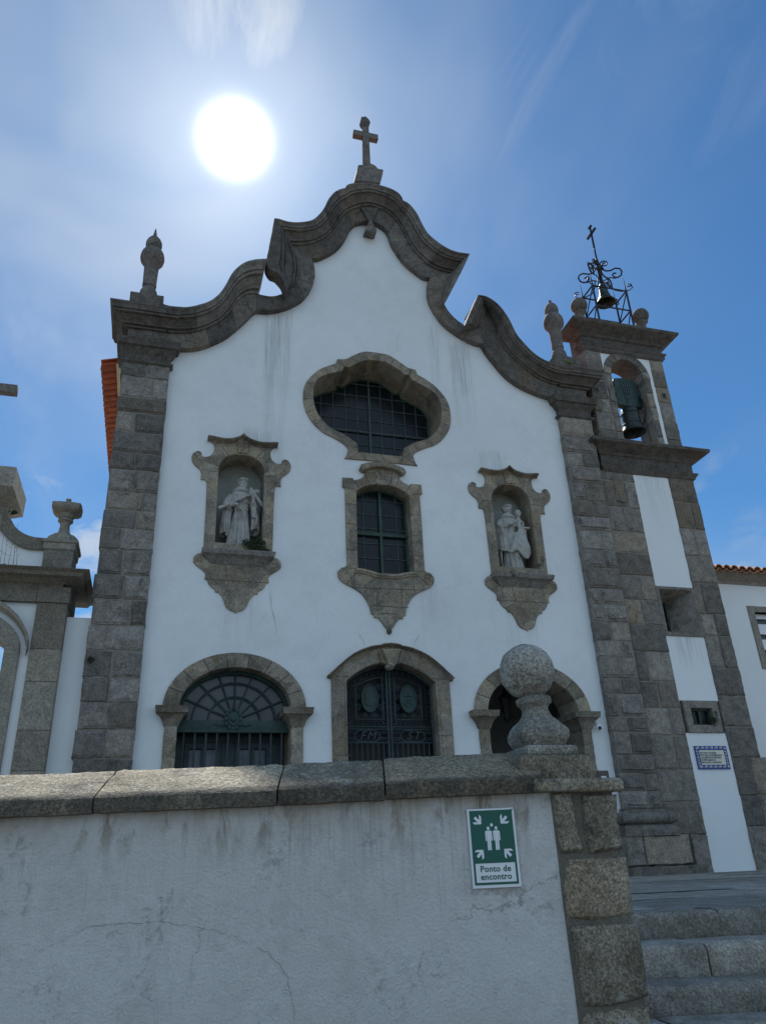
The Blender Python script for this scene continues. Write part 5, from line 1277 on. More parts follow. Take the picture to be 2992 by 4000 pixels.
# coping stones, each with a sloped top
cz0_, cz1_, cz2_ = .298, .370, .505
joints = [S0, -4.2, -3.1, -2.0]+[TP('m', (865, 780), W0, NN).dot(U)-W0.dot(U)]
for x_ in (1083, 1505): v = CM @ Vector(((x_-1496)/F, -(3110-2000)/F, -1)); v *= W0.dot(NN)/v.dot(NN); joints.append(v.dot(U)-W0.dot(U))
joints.append(1.56)
rc = random.Random(21)
prof = [(.0, cz0_-.0), (-.004, cz0_+.02), (-.004, cz1_-.012), (.004, cz1_-.003), (.010, cz1_+.002), (.05, cz1_+.025), (.10, cz1_+.052), (.17, cz1_+.088), (.235, cz2_-.02), (.27, cz2_-.004), (.31, cz2_), (.42, cz2_-.02), (.50, cz1_+.02), (.51, cz0_)]
for a, b in zip(joints[:-1], joints[1:]):
    cp = MB(); n_ = max(4, int((b-a)/.03)); vs = []; fs = []; sd = rc.random()*40; dz = rc.uniform(-.006, .006); m_ = len(prof)
    for i in range(n_+1):
        s_ = a+.004+(b-a-.008)*i/n_; e_ = .006 if i in (0, n_) else 0
        for j, (d_, z) in enumerate(prof):
            hgt = nz((s_*3+sd, d_*3, z*3))*.006+nz((s_*14, d_*14+sd, z*14))*.0045+nz((s_*40, d_*40+sd, z*40))*.003
            vs.append(wp(s_, d_+(e_ if d_ < .25 else -e_)-hgt*.6*(1 if j < 5 else 0), z+dz+(hgt if j > 2 else hgt*.4)-(e_ if j > 2 else -e_*.3)))
    for i in range(n_):
        for j in range(m_-1): fs.append((i*m_+j, (i+1)*m_+j, (i+1)*m_+j+1, i*m_+j+1))
        fs.append((i*m_+m_-1, (i+1)*m_+m_-1, (i+1)*m_, i*m_))
    fs.append(tuple(range(m_))); fs.append(tuple(n_*m_+j for j in range(m_))[::-1])
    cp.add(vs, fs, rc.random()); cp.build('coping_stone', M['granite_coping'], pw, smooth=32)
# end pier of rough granite blocks, parallel to the church
gp = thing('granite_pier', 'rough granite end pier of the parapet wall beside the steps', 'pier', (1.78, 3.4, -1.6))
PX0, PX1, PY = 1.575, 1.985, 3.185
q = MB(); rnd = random.Random(33)
def nb(x0, x1, z0, z1, dy=0, tint=None): stone(q, x0, x1, z0, z1, PY+dy, .004, rnd, .5, tint=tint, gap=.006, boxr=.012, rm=.03, jit=.012, noise_a=.012)
nb(1.684, 1.794, .062, .297, 0, .2); nb(1.808, PX1, .055, .297, 0, .45)
nb(1.680, PX1+.0, -.188, .046, .0, .95); nb(1.682, PX1, -.49, -.205, 0, .3); nb(1.678, PX1+.01, -.84, -.506, 0, .6); nb(1.68, PX1+.02, -1.65, -.85, 0, .1)
q.box(1.672, PX1-.012, PY+.018, PY+.48, -1.65, .3, -1)
q.build('block_masonry', M['granite_near'], gp, smooth=50)
q = MB(); vs = []
cap_z0, cap_z1 = .300, .352
def slab(mb, x0, x1, y0, y1, z0, z1, r, tint, amp=.004, n=26):
    """stone slab with rounded, uneven edges"""
    vs = []; fs = []; prof_ = [(-.3, 0), (0, 0), (r*.3, -0.0)]
    rings = [(0.03, z0), (0.006, z0+.002), (0, z0+r*.6), (0, z1-r), (r*.3, z1-r*.3), (r, z1), (r*2.2, z1+.002)]
    pl_ = []
    for i in range(n): pl_.append((i/n, 0))
    for i in range(n): pl_.append((1, i/n))
    for i in range(n): pl_.append((1-i/n, 1))
    for i in range(n): pl_.append((0, 1-i/n))
    m_ = len(pl_)
    for ins, z in rings:
        for u, v in pl_:
            x = x0+ins+(x1-x0-2*ins)*u; y = y0+ins+(y1-y0-2*ins)*v
            h = nz((x*5, y*5, z*5))*amp*1.6+nz((x*22, y*22, z*22))*amp
            vs.append((x+(h if u in (0, 1) else 0), y+(h if v in (0, 1) else 0), z+h*.5))
    for i in range(len(rings)-1):
        for j in range(m_): fs.append((i*m_+j, i*m_+(j+1) % m_, (i+1)*m_+(j+1) % m_, (i+1)*m_+j))
    fs.append(tuple(range(m_))[::-1]); fs.append(tuple((len(rings)-1)*m_+j for j in range(m_)))
    mb.add(vs, fs, tint)
slab(q, 1.585, 2.01, PY-.03, PY+.52, cap_z0, cap_z1+.004, .016, .5)
q.build('cap_stone', M['granite_near'], gp, smooth=50)
q = MB(); bx0, bx1, by0, by1 = 1.62, 1.975, PY+.05, PY+.40
pz = lambda z, p, Y: T(z, p, Y)
pt0 = T('g', (560, 1555), by0); pt1 = T('g', (1400, 1545), by0); tz = T('g', (1000, 1290), by0)[1]
bx0, bx1 = T('g', (640, 1480), by0)[0], T('g', (1395, 1480), by0)[0]
slab(q, bx0, bx1, by0, by0+.34, cap_z1-.01, tz, .012, .7)
q.build('plinth_block', M['granite_near'], gp, smooth=50)
# stone ball finial on the pier
fy0 = by0+.03
sx0, sx1 = T('g', (720, 1280), fy0)[0], T('g', (1250, 1230), fy0)[0]
slab_h = T('g', (900, 1180), fy0)[1]
fcx, fw2 = (sx0+sx1)/2, (sx1-sx0)/2; fcy = fy0+fw2
bf_ = thing('ball_finial_post', 'lichen spotted granite ball on a square baluster standing on the end pier', 'finial', (fcx, fcy, tz))
q = MB(); slab(q, sx0, sx1, fy0, fy0+2*fw2, tz, slab_h, .014, .6); q.build('base_slab', M['granite_finial'], bf_, smooth=50)
zN = lambda p: T('g', p, fcy-.05)[1]
bc = T('g', (708, 395), fcy); rl, rr_ = T('g', (427, 395), fcy)[0], T('g', (990, 395), fcy)[0]; RB = (rr_-rl)/2*.94
zb0 = slab_h; zneck = zN((780, 790)); zcol = zN((780, 690)); 
hN = bc[1]-RB-zb0
def dens(pr, n_=5):
    out = []
    v = [Vector((a, b)) for a, b in pr]
    for i in range(len(v)-1):
        p0 = v[i-1] if i else v[0]; p1, p2 = v[i], v[i+1]; p3 = v[i+2] if i+2 < len(v) else v[-1]
        for k_ in range(n_):
            t = k_/n_; out.append(tuple(.5*((2*p1)+(p2-p0)*t+(2*p0-5*p1+4*p2-p3)*t*t+(3*p1-p0-3*p2+p3)*t**3)))
    out.append(tuple(v[-1])); return out
hw_ = lambda xa, xb, y_: (T('g', (xb, y_), fcy)[0]-T('g', (xa, y_), fcy)[0])/2
bel = fw2*.94
vprof = dens([(bel*.80, 0), (bel*.86, hN*.05), (bel*1.0, hN*.19), (bel*.985, hN*.32), (bel*.82, hN*.46), (bel*.58, hN*.58), (bel*.46, hN*.68), (bel*.43, hN*.78), (bel*.50, hN*.85)], 5)
vprof += [(bel*.56, hN*.87), (bel*.59, hN*.90), (bel*.59, hN*.97), (bel*.60, hN*1.0), (bel*.5, hN*1.04)]
q = MB(); q.lathe((fcx, fcy, zb0), vprof, 64, .55, sq=7.0)
for i, v in enumerate(q.v): 
    h = nz((v[0]*12, v[1]*12, v[2]*12))*.006+nz((v[0]*40, v[1]*40, v[2]*40))*.003; d_ = Vector((v[0]-fcx, v[1]-fcy)); d_ = d_.normalized() if d_.length else d_
    q.v[i] = (v[0]+d_.x*h, v[1]+d_.y*h, v[2])
q.build('baluster', M['granite_finial'], bf_, smooth=50)
q = MB(); q.sphere((bc[0], fcy, bc[1]), RB, n=40, tint=.35)
for i, v in enumerate(q.v):
    d_ = (Vector(v)-Vector((bc[0], fcy, bc[1]))).normalized(); h = nz(d_*4)*.004+nz(d_*14)*.0035+nz(d_*45)*.0018; q.v[i] = tuple(Vector(v)+d_*h)
q.build('ball', M['granite_finial'], bf_, smooth='all')

# --- meeting point sign
sg = thing('meeting_point_sign', 'green and white meeting point sign with arrows and two figures on the parapet wall', 'sign', wp(1.2, 0, .1))
def sp_(x, y): v = TP('h', (x, y), W0+NN*.03, NN); return (v.dot(U)-W0.dot(U), v.z)
c_ = [sp_(245, 358), sp_(880, 357), sp_(980, 1368), sp_(315, 1392)]
sxa = (c_[0][0]+c_[3][0])/2; sxb = (c_[1][0]+c_[2][0])/2; sza = (c_[2][1]+c_[3][1])/2; szb = (c_[0][1]+c_[1][1])/2
sxb = sxa+.2 if abs(sxb-sxa-.2) < .02 else sxb
def SG(mb, loops, d0, d1):          # loops in unit coordinates u 0..1, v 0..1.5 (from bottom)
    w_ = sxb-sxa; hS = szb-sza; t = MB()
    t.prism([[(sxa+u*w_, sza+v*hS/1.5) for u, v in l] for l in loops], 0, d1-d0)
    mb.add([wp(x, d0+y, z) for x, y, z in t.v], t.f)
rect = lambda a, b, c, d: [(a, b), (c, b), (c, d), (a, d)]
q = MB(); SG(q, [rect(0, 0, 1, 1.5)], .026, .04); q.build('white_board', M['white'], sg)
q = MB(); SG(q, [rect(.045, .055, .955, 1.465), rect(.085, .10, .915, .455)], .0245, .026); q.build('green_field', M['sign_green'], sg)
q = MB()
def arrow(cx, cy, ang):
    a = [(-.135,.028),(-.028,.028),(-.105,.105),(-.045,.105),(.055,.0),(-.045,-.105),(-.105,-.105),(-.028,-.028),(-.135,-.028)]
    ca, sa = math.cos(ang), math.sin(ang); SG(q, [[(cx+x*ca*1.0-y*sa, cy+(x*sa+y*ca)) for x, y in a]], .0235, .0245)
for cx_, cy_, an in ((.245, 1.24, -45), (.735, 1.235, -135), (.24, .67, 45), (.755, .67, 135)): arrow(cx_, cy_, R(an))
def oval(cx, cy, rx_, ry_, n_=20): return [(cx+rx_*math.cos(2*math.pi*i/n_), cy+ry_*math.sin(2*math.pi*i/n_)) for i in range(n_)]
SG(q, [oval(.497, 1.178, .029, .033)], .0235, .0245)
for cx_ in (.418, .585):
    SG(q, [oval(cx_, 1.115, .030, .034)], .0235, .0245)
    SG(q, [[(cx_-.07, 1.055), (cx_-.05, 1.07), (cx_+.05, 1.07), (cx_+.07, 1.055), (cx_+.072, .89), (cx_+.066, .875), (cx_+.05, .875), (cx_+.046, .89), (cx_+.044, 1.01), (cx_+.040, 1.01), (cx_+.040, .71), (cx_+.034, .695), (cx_+.012, .695), (cx_+.004, .71), (cx_+.002, .88), (cx_-.002, .88), (cx_-.004, .71), (cx_-.012, .695), (cx_-.034, .695), (cx_-.040, .71), (cx_-.040, 1.01), (cx_-.044, 1.01), (cx_-.046, .89), (cx_-.05, .875), (cx_-.066, .875), (cx_-.072, .89)]], .0235, .0245)
q.build('pictogram', M['white'], sg)
for tx, v in (('Ponto de', .345), ('encontro', .20)):
    p_ = wp(sxa+.5*(sxb-sxa), .0252, sza+v*(szb-sza)/1.5)
    text(tx, .0330, *p_, M['sign_green'], sg, 'lettering', off=.0006, ext=.0006, rot=(math.pi/2, 0, th), spacing=1.05)
q = MB(); v = wp(sxb-.008, .022, szb-.008); q.sphere(v, .003, n=6); q.build('screw', M['lead'], sg)

# ============================================================ GROUND
def struct(name, mb, mat, smooth=False):
    o = mb.build(name, mat, None, smooth=smooth); o['kind'] = 'structure'; return o
q = MB(); q.add([(-400,-400,-1.62),(400,-400,-1.62),(400,400,-1.62),(-400,400,-1.62)], [(0,1,2,3)]); struct('street', q, M['asphalt'])
# steps: edges rotated like the parapet, descending towards the street
the = R(-13.0); UE = Vector((math.cos(the), math.sin(the))); NE = Vector((math.sin(-the), math.cos(the)))
E0 = Vector((3.08, 4.40))
levels = [(-.25, 0.0), (-.391, .345), (-.546, .60), (-.671, .93), (-.82, 1.24), (-.97, 1.55), (-1.12, 1.86), (-1.27, 2.17), (-1.43, 2.48)]
def ep(s_, d_): v = E0+UE*s_-NE*d_; return v.x, v.y
q = MB(); rs = random.Random(17)
def grid(mb, f, nu, nv, tint=.5):
    vs = [f(i/nu, j/nv) for j in range(nv+1) for i in range(nu+1)]; fs = [(j*(nu+1)+i, j*(nu+1)+i+1, (j+1)*(nu+1)+i+1, (j+1)*(nu+1)+i) for j in range(nv) for i in range(nu)]
    mb.add(vs, fs, tint)
for k_, (z, d_) in enumerate(levels):
    zn_, dn_ = (levels[k_+1] if k_+1 < len(levels) else (-1.62, d_))
    d_prev = levels[k_-1][1] if k_ else -.3
    # stones of uneven length along the step
    x = -1.35+rs.uniform(-.2, 0) if k_ < 4 else -1.07
    while x < 7.5:
        ln_ = rs.uniform(.35, .95) if k_ == 0 else rs.uniform(.8, 1.7); tint = rs.random(); x2 = min(7.6, x+ln_); sd = rs.random()*30
        vs = []; fs = []; nn_ = max(3, int((x2-x)/.03)); prf = []
        for t in range(5): prf.append((d_prev-.02+(d_-d_prev-.01)*t/4*1.0, z, 0))
        prf += [(d_-.030, z-.004, 0), (d_-.014, z-.010, 0), (d_-.003, z-.024, 0)]+[(d_+.0, z-.024-(z-.024-zn_)*t/5, 1) for t in range(1, 6)]+[(d_-.02, zn_-.03, 1)]
        for i in range(nn_+1):
            s_ = x+.004+(x2-x-.008)*i/nn_; e_ = .010 if i in (0, nn_) else 0
            for (dd, zq, vert) in prf:
                h = nz((s_*3+sd, dd*3, zq*3))*.010+nz((s_*13, dd*13+sd, zq*13))*.006+nz((s_*40, dd*40, zq*40+sd))*.003
                wv = nz((s_*1.3, k_*3.0, 1))*.035+nz((s_*5, k_*3.0, 1))*.008
                X_, Y_ = ep(s_, dd+wv-e_+(h if vert else 0)); vs.append((X_, Y_, zq+(0 if vert else h*.7)-e_*.6))
        m_ = len(prf)
        for i in range(nn_):
            for j in range(m_-1): fs.append((i*m_+j, i*m_+j+1, (i+1)*m_+j+1, (i+1)*m_+j))
        q.add(vs, fs, tint); x = x2
    # bedding just behind the stones
    a, b = ep(-1.5, d_-.02), ep(7.7, d_-.02); a2, b2 = ep(-1.5, d_-.8), ep(7.7, d_-.8)
    q.add([(a[0], a[1], z-.022), (b[0], b[1], z-.022), (b2[0], b2[1], z-.022), (a2[0], a2[1], z-.022), (a[0], a[1], -1.7), (b[0], b[1], -1.7)], [(0,1,2,3), (4,5,1,0)], -1)
struct('steps', q, M['paving'], smooth=50)
# terrace paving: long uneven slabs, falling slightly to the steps
q = MB(); d = -.29; row = 0
def tz_(dd): return -.25+(.07)*min(1, max(0, (-dd)/9.6))
while d > -30:
    wd = rs.uniform(.9, 1.5) if d > -11 else 3.0; x = -14+rs.uniform(0, 1)
    while x < 26:
        ln_ = rs.uniform(1.4, 2.8) if d > -11 else 6; x2 = x+ln_
        if not (x2 < -9 and d > -9.5) or True:
            n1_, n2_ = (max(2, int(ln_/.16)), max(2, int(wd/.16))) if (d > -10 and 0 < x < 12) else (1, 1); tt = rs.random(); vs = []; fs = []; tilt = rs.uniform(-.004, .004)
            for j in range(n2_+1):
                for i in range(n1_+1):
                    s_ = x+.005+(ln_-.01)*i/n1_; dd = d-.004-(wd-.008)*j/n2_; X_, Y_ = ep(s_, dd)
                    ed = .004 if (i in (0, n1_) or j in (0, n2_)) and n1_ > 1 else 0
                    vs.append((X_, Y_, tz_(dd)+tilt+nz((s_*2, dd*2, 0))*.010+nz((s_*8, dd*8, 3))*.004-ed))
            for j in range(n2_):
                for i in range(n1_): a = j*(n1_+1)+i; fs.append((a, a+1, a+n1_+2, a+n1_+1))
            if d > -29: q.add(vs, fs, tt)
        x = x2
    d -= wd; row += 1
a = [ep(-16, -.25), ep(28, -.25), ep(28, -32), ep(-16, -32)]
q.add([(a[0][0], a[0][1], -.275), (a[1][0], a[1][1], -.275), (a[2][0], a[2][1], -.21), (a[3][0], a[3][1], -.21)], [(0,1,2,3)], -1)
struct('terrace', q, M['paving'], smooth=50)
# earth fill under the terrace
q = MB(); q.add([wp(S0, .42, -1.7), wp(1.55, .42, -1.7), (a[1][0], a[1][1], -1.7), (a[2][0], a[2][1], -1.7), (a[3][0], a[3][1], -1.7), wp(S0, .42, -.3), wp(1.55, .42, -.3), (1.7, 4.75, -.3), (a[1][0], a[1][1], -.29), (a[2][0], a[2][1], -.29), (a[3][0], a[3][1], -.29)], [(5,6,7,8,9,10)], .3); struct('ground', q, M['paving'])
# ============================================================ STATUES (carved stone, one fused surface each)
def fuse(mb, name, mat, parent, vox=.0075):
    me = bpy.data.meshes.new(name); me.from_pydata(mb.v, [], mb.f); me.update()
    o = bpy.data.objects.new(name, me); S.collection.objects.link(o)
    m_ = o.modifiers.new('r', 'REMESH'); m_.mode = 'VOXEL'; m_.voxel_size = vox; m_.adaptivity = 0
    sm = o.modifiers.new('s', 'SMOOTH'); sm.factor = .3; sm.iterations = 1
    bpy.context.view_layer.update()
    me2 = bpy.data.meshes.new_from_object(o.evaluated_get(bpy.context.evaluated_depsgraph_get()))
    bpy.data.objects.remove(o); me2.name = name
    at = me2.attributes.new('tint', 'FLOAT', 'POINT'); at.data.foreach_set('value', [.4]*len(me2.vertices))
    me2.materials.clear(); me2.materials.append(mat); me2.polygons.foreach_set('use_smooth', [True]*len(me2.polygons))
    o = bpy.data.objects.new(name, me2); S.collection.objects.link(o); o.parent = parent; o.matrix_parent_inverse = Matrix.Translation(-Vector(parent.location))
    return o
def loft(mb, rings, n=160, close=True):
    """rings: (cx, cy, z, rx, ry, fold amplitude, folds, phase)"""
    vs = []; fs = []
    for (cx, cy, z, rx_, ry_, amp, kf, ph) in rings:
        for j in range(n):
            a = 2*math.pi*j/n; w_ = 2*abs(math.cos(.5*kf*a+ph+.35*math.sin(2*a)+.8*z))**.8-1.1
            q_ = 1+amp*w_; vs.append((cx+rx_*q_*math.cos(a), cy+ry_*q_*math.sin(a), z))
    m_ = len(rings)
    for i in range(m_-1):
        for j in range(n): fs.append((i*n+j, i*n+(j+1) % n, (i+1)*n+(j+1) % n, (i+1)*n+j))
    fs.append(tuple(range(n))[::-1]); fs.append(tuple((m_-1)*n+j for j in range(n))); mb.add(vs, fs)
def cloth(mb, rows, th=.03):
    """thick draped sheet from rows of 3d points"""
    nr, nc = len(rows), len(rows[0]); vs = [tuple(p) for r in rows for p in r]; fs = []
    nrm = []
    for i in range(nr):
        for j in range(nc):
            a = Vector(rows[i][min(j+1, nc-1)])-Vector(rows[i][max(j-1, 0)]); b = Vector(rows[min(i+1, nr-1)][j])-Vector(rows[max(i-1, 0)][j])
            v = a.cross(b); nrm.append(v.normalized() if v.length > 1e-9 else Vector((0, 1, 0)))
    N = len(vs); vs += [tuple(Vector(vs[i])+nrm[i]*th) for i in range(N)]
    for i in range(nr-1):
        for j in range(nc-1):
            a = i*nc+j; fs.append((a, a+1, a+nc+1, a+nc)); fs.append((N+a+nc, N+a+nc+1, N+a+1, N+a))
    bd = [j for j in range(nc)]+[i*nc+nc-1 for i in range(1, nr)]+[(nr-1)*nc+j for j in range(nc-2, -1, -1)]+[i*nc for i in range(nr-2, 0, -1)]
    for i in range(len(bd)): a, b = bd[i], bd[(i+1) % len(bd)]; fs.append((b, a, N+a, N+b))
    mb.add(vs, fs)
def head(mb, c, s_, yaw, beard, tonsure=True, tilt=0.0):
    """head facing -y, turned by yaw; features as carved lumps"""
    t = MB()
    t.sphere((0, 0, 0), .098, .86, 1.0, 1.16, 16)                    # skull
    t.sphere((0, -.03, -.055), .068, .88, .95, 1.05, 12)             # jaw
    t.tube([(0, -.088, .028), (0, -.108, .0), (0, -.120, -.022), (0, -.098, -.032)], [.010, .013, .016, .012], 7)   # nose
    for q_ in (-1, 1):
        t.sphere((q_*.034, -.082, .020), .016, 1.1, .6, .6, 8)       # eye
        t.tube([(q_*.012, -.094, .036), (q_*.035, -.096, .044), (q_*.058, -.080, .036)], .009, 6)   # brow
        t.sphere((q_*.042, -.074, -.025), .024, 1, .7, .9, 8)        # cheek
        t.sphere((q_*.088, .004, -.002), .024, .45, .8, 1.25, 8)     # ear
    t.tube([(-.026, -.090, -.052), (0, -.098, -.050), (.026, -.090, -.052)], .008, 6)
    t.tube([(-.020, -.090, -.064), (0, -.095, -.067), (.020, -.090, -.064)], .008, 6)
    t.sphere((0, -.080, -.098), .024, 1, .8, .8, 8)                  # chin
    if beard:
        for i in range(9):
            a = R(-80+20*i); t.tube([(.078*math.sin(a), -.07*math.cos(a)-.005, -.045), (.066*math.sin(a), -.09*math.cos(a)-.005, -.085), (.035*math.sin(a), -.085*math.cos(a)-.01, -.128)], [.016, .019, .010], 6)
    if tonsure:                                                       # ring of hair
        for i in range(22):
            a = 2*math.pi*i/22; r_ = .092
            if abs(math.atan2(math.sin(a+math.pi/2), math.cos(a+math.pi/2))) < .2: pass
            t.sphere((r_*.90*math.cos(a), r_*1.04*math.sin(a), .052+.012*math.sin(i*2.4)+(.012 if math.sin(a) < 0 else -.03)), .026, 1, 1, .9, 6)
    else:
        for i in range(26):
            a = 2.4*i; zz_ = .02+.10*(i/26); r_ = .10*math.sqrt(max(.05, 1-(zz_/.125)**2)); yy_ = r_*math.sin(a)
            if yy_ > -.06 or zz_ > .06: t.sphere((r_*.85*math.cos(a), yy_, zz_), .028, n=6)
    t.tube([(0, .0, -.07), (0, .015, -.17)], [.052, .062], 10)       # neck
    m_ = Matrix.Translation(c) @ Matrix.Rotation(yaw, 4, 'Z') @ Matrix.Rotation(tilt, 4, 'X') @ Matrix.Scale(s_, 4)
    mb.add([tuple(m_ @ Vector(v)) for v in t.v], t.f)
def hand(mb, c, fwd, up, s_=1.0, curl=.7, mirror=1):
    """palm with four unequal bent fingers and a thumb; fwd: wrist to knuckles, up: back of the hand"""
    f = Vector(fwd).normalized(); u = Vector(up); u = (u-f*u.dot(f)).normalized(); r = f.cross(u)*mirror; c = Vector(c)
    P_ = lambda a, b, d: c+(f*a+r*b+u*d)*s_
    mb.tube([P_(-.02, 0, 0), P_(.03, 0, 0), P_(.075, 0, 0)], [.026*s_, .036*s_, .034*s_], 10)
    for i, (b, L) in enumerate(((-.030, .068), (-.010, .078), (.011, .072), (.031, .056))):
        k1, k2 = curl*.8, curl*1.7
        p0 = P_(.070, b, .004); p1 = p0+(f*math.cos(k1*.4)-u*math.sin(k1*.4))*L*.45*s_
        p2 = p1+(f*math.cos(k1)-u*math.sin(k1))*L*.35*s_; p3 = p2+(f*math.cos(k2)-u*math.sin(k2))*L*.3*s_
        mb.tube([p0, p1, p2, p3], [.0125*s_, .0115*s_, .0105*s_, .008*s_], 7)
    mb.tube([P_(.01, -.032, -.004), P_(.035, -.056, -.014), P_(.06, -.056, -.032)], [.015*s_, .013*s_, .010*s_], 7)
def lerp_rows(a, b, n): return [[Vector(p).lerp(Vector(q), i/(n-1)) for p, q in zip(a, b)] for i in range(n)]

def rope(mb, x, y, z1, z0):
    pts = [(x+.006*math.sin(z*14), y-.02*math.sin((z1-z)/(z1-z0)*3), z) for z in [z1+(z0-z1)*i/14 for i in range(15)]]
    mb.tube(pts, .011, 6)
    for i in (3, 7, 11): p = pts[i]; mb.sphere(p, .024, 1, 1, 1.3, 7); mb.sphere((p[0], p[1], p[2]-.035), .019, 1, 1, 1, 6)

def saint_with_cross(cx, cy, z0):
    st = thing('saint_statue', 'weathered stone statue of a bearded friar holding a heavy cross in the left niche', 'statue', (cx, cy, z0), 'stone saints in the facade niches')
    H = 1.0; b = MB(); O = lambda x, y, z: (cx+x, cy+y, z0+z)
    fx, fy = cx+.02, cy
    rg_ = []
    for z, rx_, ry_, am, ox in ((.06,.24,.19,.15,-.02),(.20,.225,.18,.15,-.015),(.40,.205,.165,.14,-.01),(.62,.18,.15,.12,0),(.82,.155,.135,.09,.01),(.97,.14,.12,.06,.015),(1.02,.135,.115,.02,.015),(1.10,.155,.12,.03,.015),(1.22,.18,.125,.02,.01),(1.33,.185,.12,.0,.01),(1.41,.15,.11,0,.01),(1.47,.08,.09,0,.01)):
        rg_.append((cx+ox, cy, z0+z, rx_, ry_, am, 15, 1.0))
    loft(b, rg_)
    b.tube([O(-.14, -.12, 1.0), O(0, -.155, .985), O(.16, -.11, 1.0)], .013, 6)          # girdle
    # feet
    for x in (-.09, .10): b.tube([O(x, -.12, .05), O(x, -.20, .045), O(x, -.26, .035)], [.04, .042, .028], 8)
    # hood collar and short cape over the shoulders
    for k_ in range(3): b.tube([O(.01+(.115+.02*k_)*math.cos(a), .01+(.10+.018*k_)*math.sin(a), 1.47-.025*k_-.02*math.sin(a)) for a in [2*math.pi*i/20 for i in range(21)]], .034, 8, False)
    loft(b, [(cx+.01, cy+.01, z0+1.15, .235, .150, .05, 9, 0), (cx+.01, cy+.01, z0+1.25, .235, .155, .04, 9, 0), (cx+.01, cy+.01, z0+1.36, .215, .145, .02, 9, 0), (cx+.01, cy+.01, z0+1.44, .14, .12, 0, 9, 0)])
    # mantle hanging at both sides and behind, with swallow-tail hems
    def side(sgn, zlow, spread):
        rows = []
        for i in range(16):
            t = i/15; z = 1.34+(zlow-1.34)*t; row = []
            for j in range(22):
                u = j/21; a = R(-38+ (150)*u); rx_ = .20+spread*math.sin(t*1.9)*.9; ry_ = .13+.07*t
                fold = .022*math.sin(u*21+t*2.2)*(.3+t); x = sgn*((rx_+fold)*math.cos(a)); y = (ry_+fold)*math.sin(a)
                zz_ = z+.06*t*math.sin(u*9+1)*(1)+(.20*t*(u-.3) if sgn < 0 else -.10*t*u)
                row.append(Vector(O(.01+x, y, zz_)))
            rows.append(row)
        cloth(b, rows, .028*(-1 if sgn > 0 else 1))
    side(-1, .48, .17); side(1, .62, .17)
    # inner tail on the viewer's left, below the hand
    for (x, y, z1_, z2_, r_) in ((-.31,-.03,.96,.50,.045),(-.25,-.06,.94,.42,.042),(-.20,-.05,.9,.50,.03),(.30,-.03,1.0,.62,.04),(.25,-.05,1.0,.58,.035),(.35,.0,.96,.72,.03)):
        b.tube([O(x*.8, y, z1_+.12), O(x, y, z1_), O(x*1.04, y-.01, (z1_+z2_)/2), O(x*.98, y, z2_)], [r_*.6, r_, r_*1.1, r_*.7], 8)
    # right arm (viewer's left): sleeve bent, hand gripping the foot of the cross
    b.tube([O(-.17,.0,1.34), O(-.26,-.02,1.20), O(-.29,-.08,1.05), O(-.22,-.17,1.02)], [.075,.080,.082,.060], 12)
    hand(b, O(-.205,-.205,1.03), (.75,-.35,.25), (-.2,-.7,.7), 1.15, .95)
    # left arm: forearm raised to hold the beam, sleeve falling open
    b.tube([O(.18,.0,1.34), O(.26,-.02,1.20), O(.26,-.10,1.08), O(.245,-.15,1.16)], [.075,.075,.07,.055], 12)
    b.tube([O(.25,-.11,1.06), O(.27,-.11,.95), O(.27,-.09,.84)], [.055,.062,.05], 12)
    b.tube([O(.245,-.16,1.14), O(.235,-.19,1.25)], [.04,.034], 10)
    hand(b, O(.23,-.195,1.26), (-.35,-.1,.9), (.2,-.9,.1), 1.15, 1.1, -1)
    # scapular apron with a small cross in relief
    b.tube([O(.02,-.165,.98), O(.06,-.19,.90), O(.11,-.175,.93)], .02, 6); b.tube([O(.065,-.185,.90), O(.065,-.2,.74)], .016, 6); b.tube([O(.02,-.2,.84), O(.11,-.195,.84)], .013, 6)
    rope(b, cx-.10, cy-.185, z0+.98, z0+.12)
    head(b, O(.03, -.02, 1.63), 1.08, R(14), True, True, R(4))
    o = fuse(b, 'carved_figure', M['statue'], st)
    c = MB(); p0 = Vector(O(-.44,-.20,.94)); p1 = Vector(O(.30,-.17,1.40)); n_ = 14
    c.tube([p0.lerp(p1, i/n_)+Vector((0, 0, .010*math.sin(i*2.1))) for i in range(n_+1)], [.034+.006*math.sin(i*1.7) for i in range(n_+1)], 8)
    q0 = Vector(O(.10,-.19,1.42)); q1 = Vector(O(.43,-.12,1.10)); mid = p0.lerp(p1, .90)
    c.tube([Vector(O(.17,-.19,1.46)), mid, Vector(O(.40,-.13,1.17)), Vector(O(.44,-.11,1.10))], [.040, .045, .036, .026], 8)
    c.sphere(tuple(p1), .052, 1.2, 1, .9, 8)
    for i in range(7): c.tube([p0.lerp(p1, .28+.07*i)+Vector((0, -.02, .02)), p0.lerp(p1, .34+.07*i)+Vector((0, -.035, -.03))], .022, 6)
    fuse(c, 'carved_cross', M['statue'], st, .009)
    q = MB(); mould(q, cx-.21, cx+.22, cy-.21, cy+.16, [(z0-.005, .02), (z0+.05, .02), (z0+.055, .0)], .4); q.build('plinth', M['granite'], st, smooth=30)

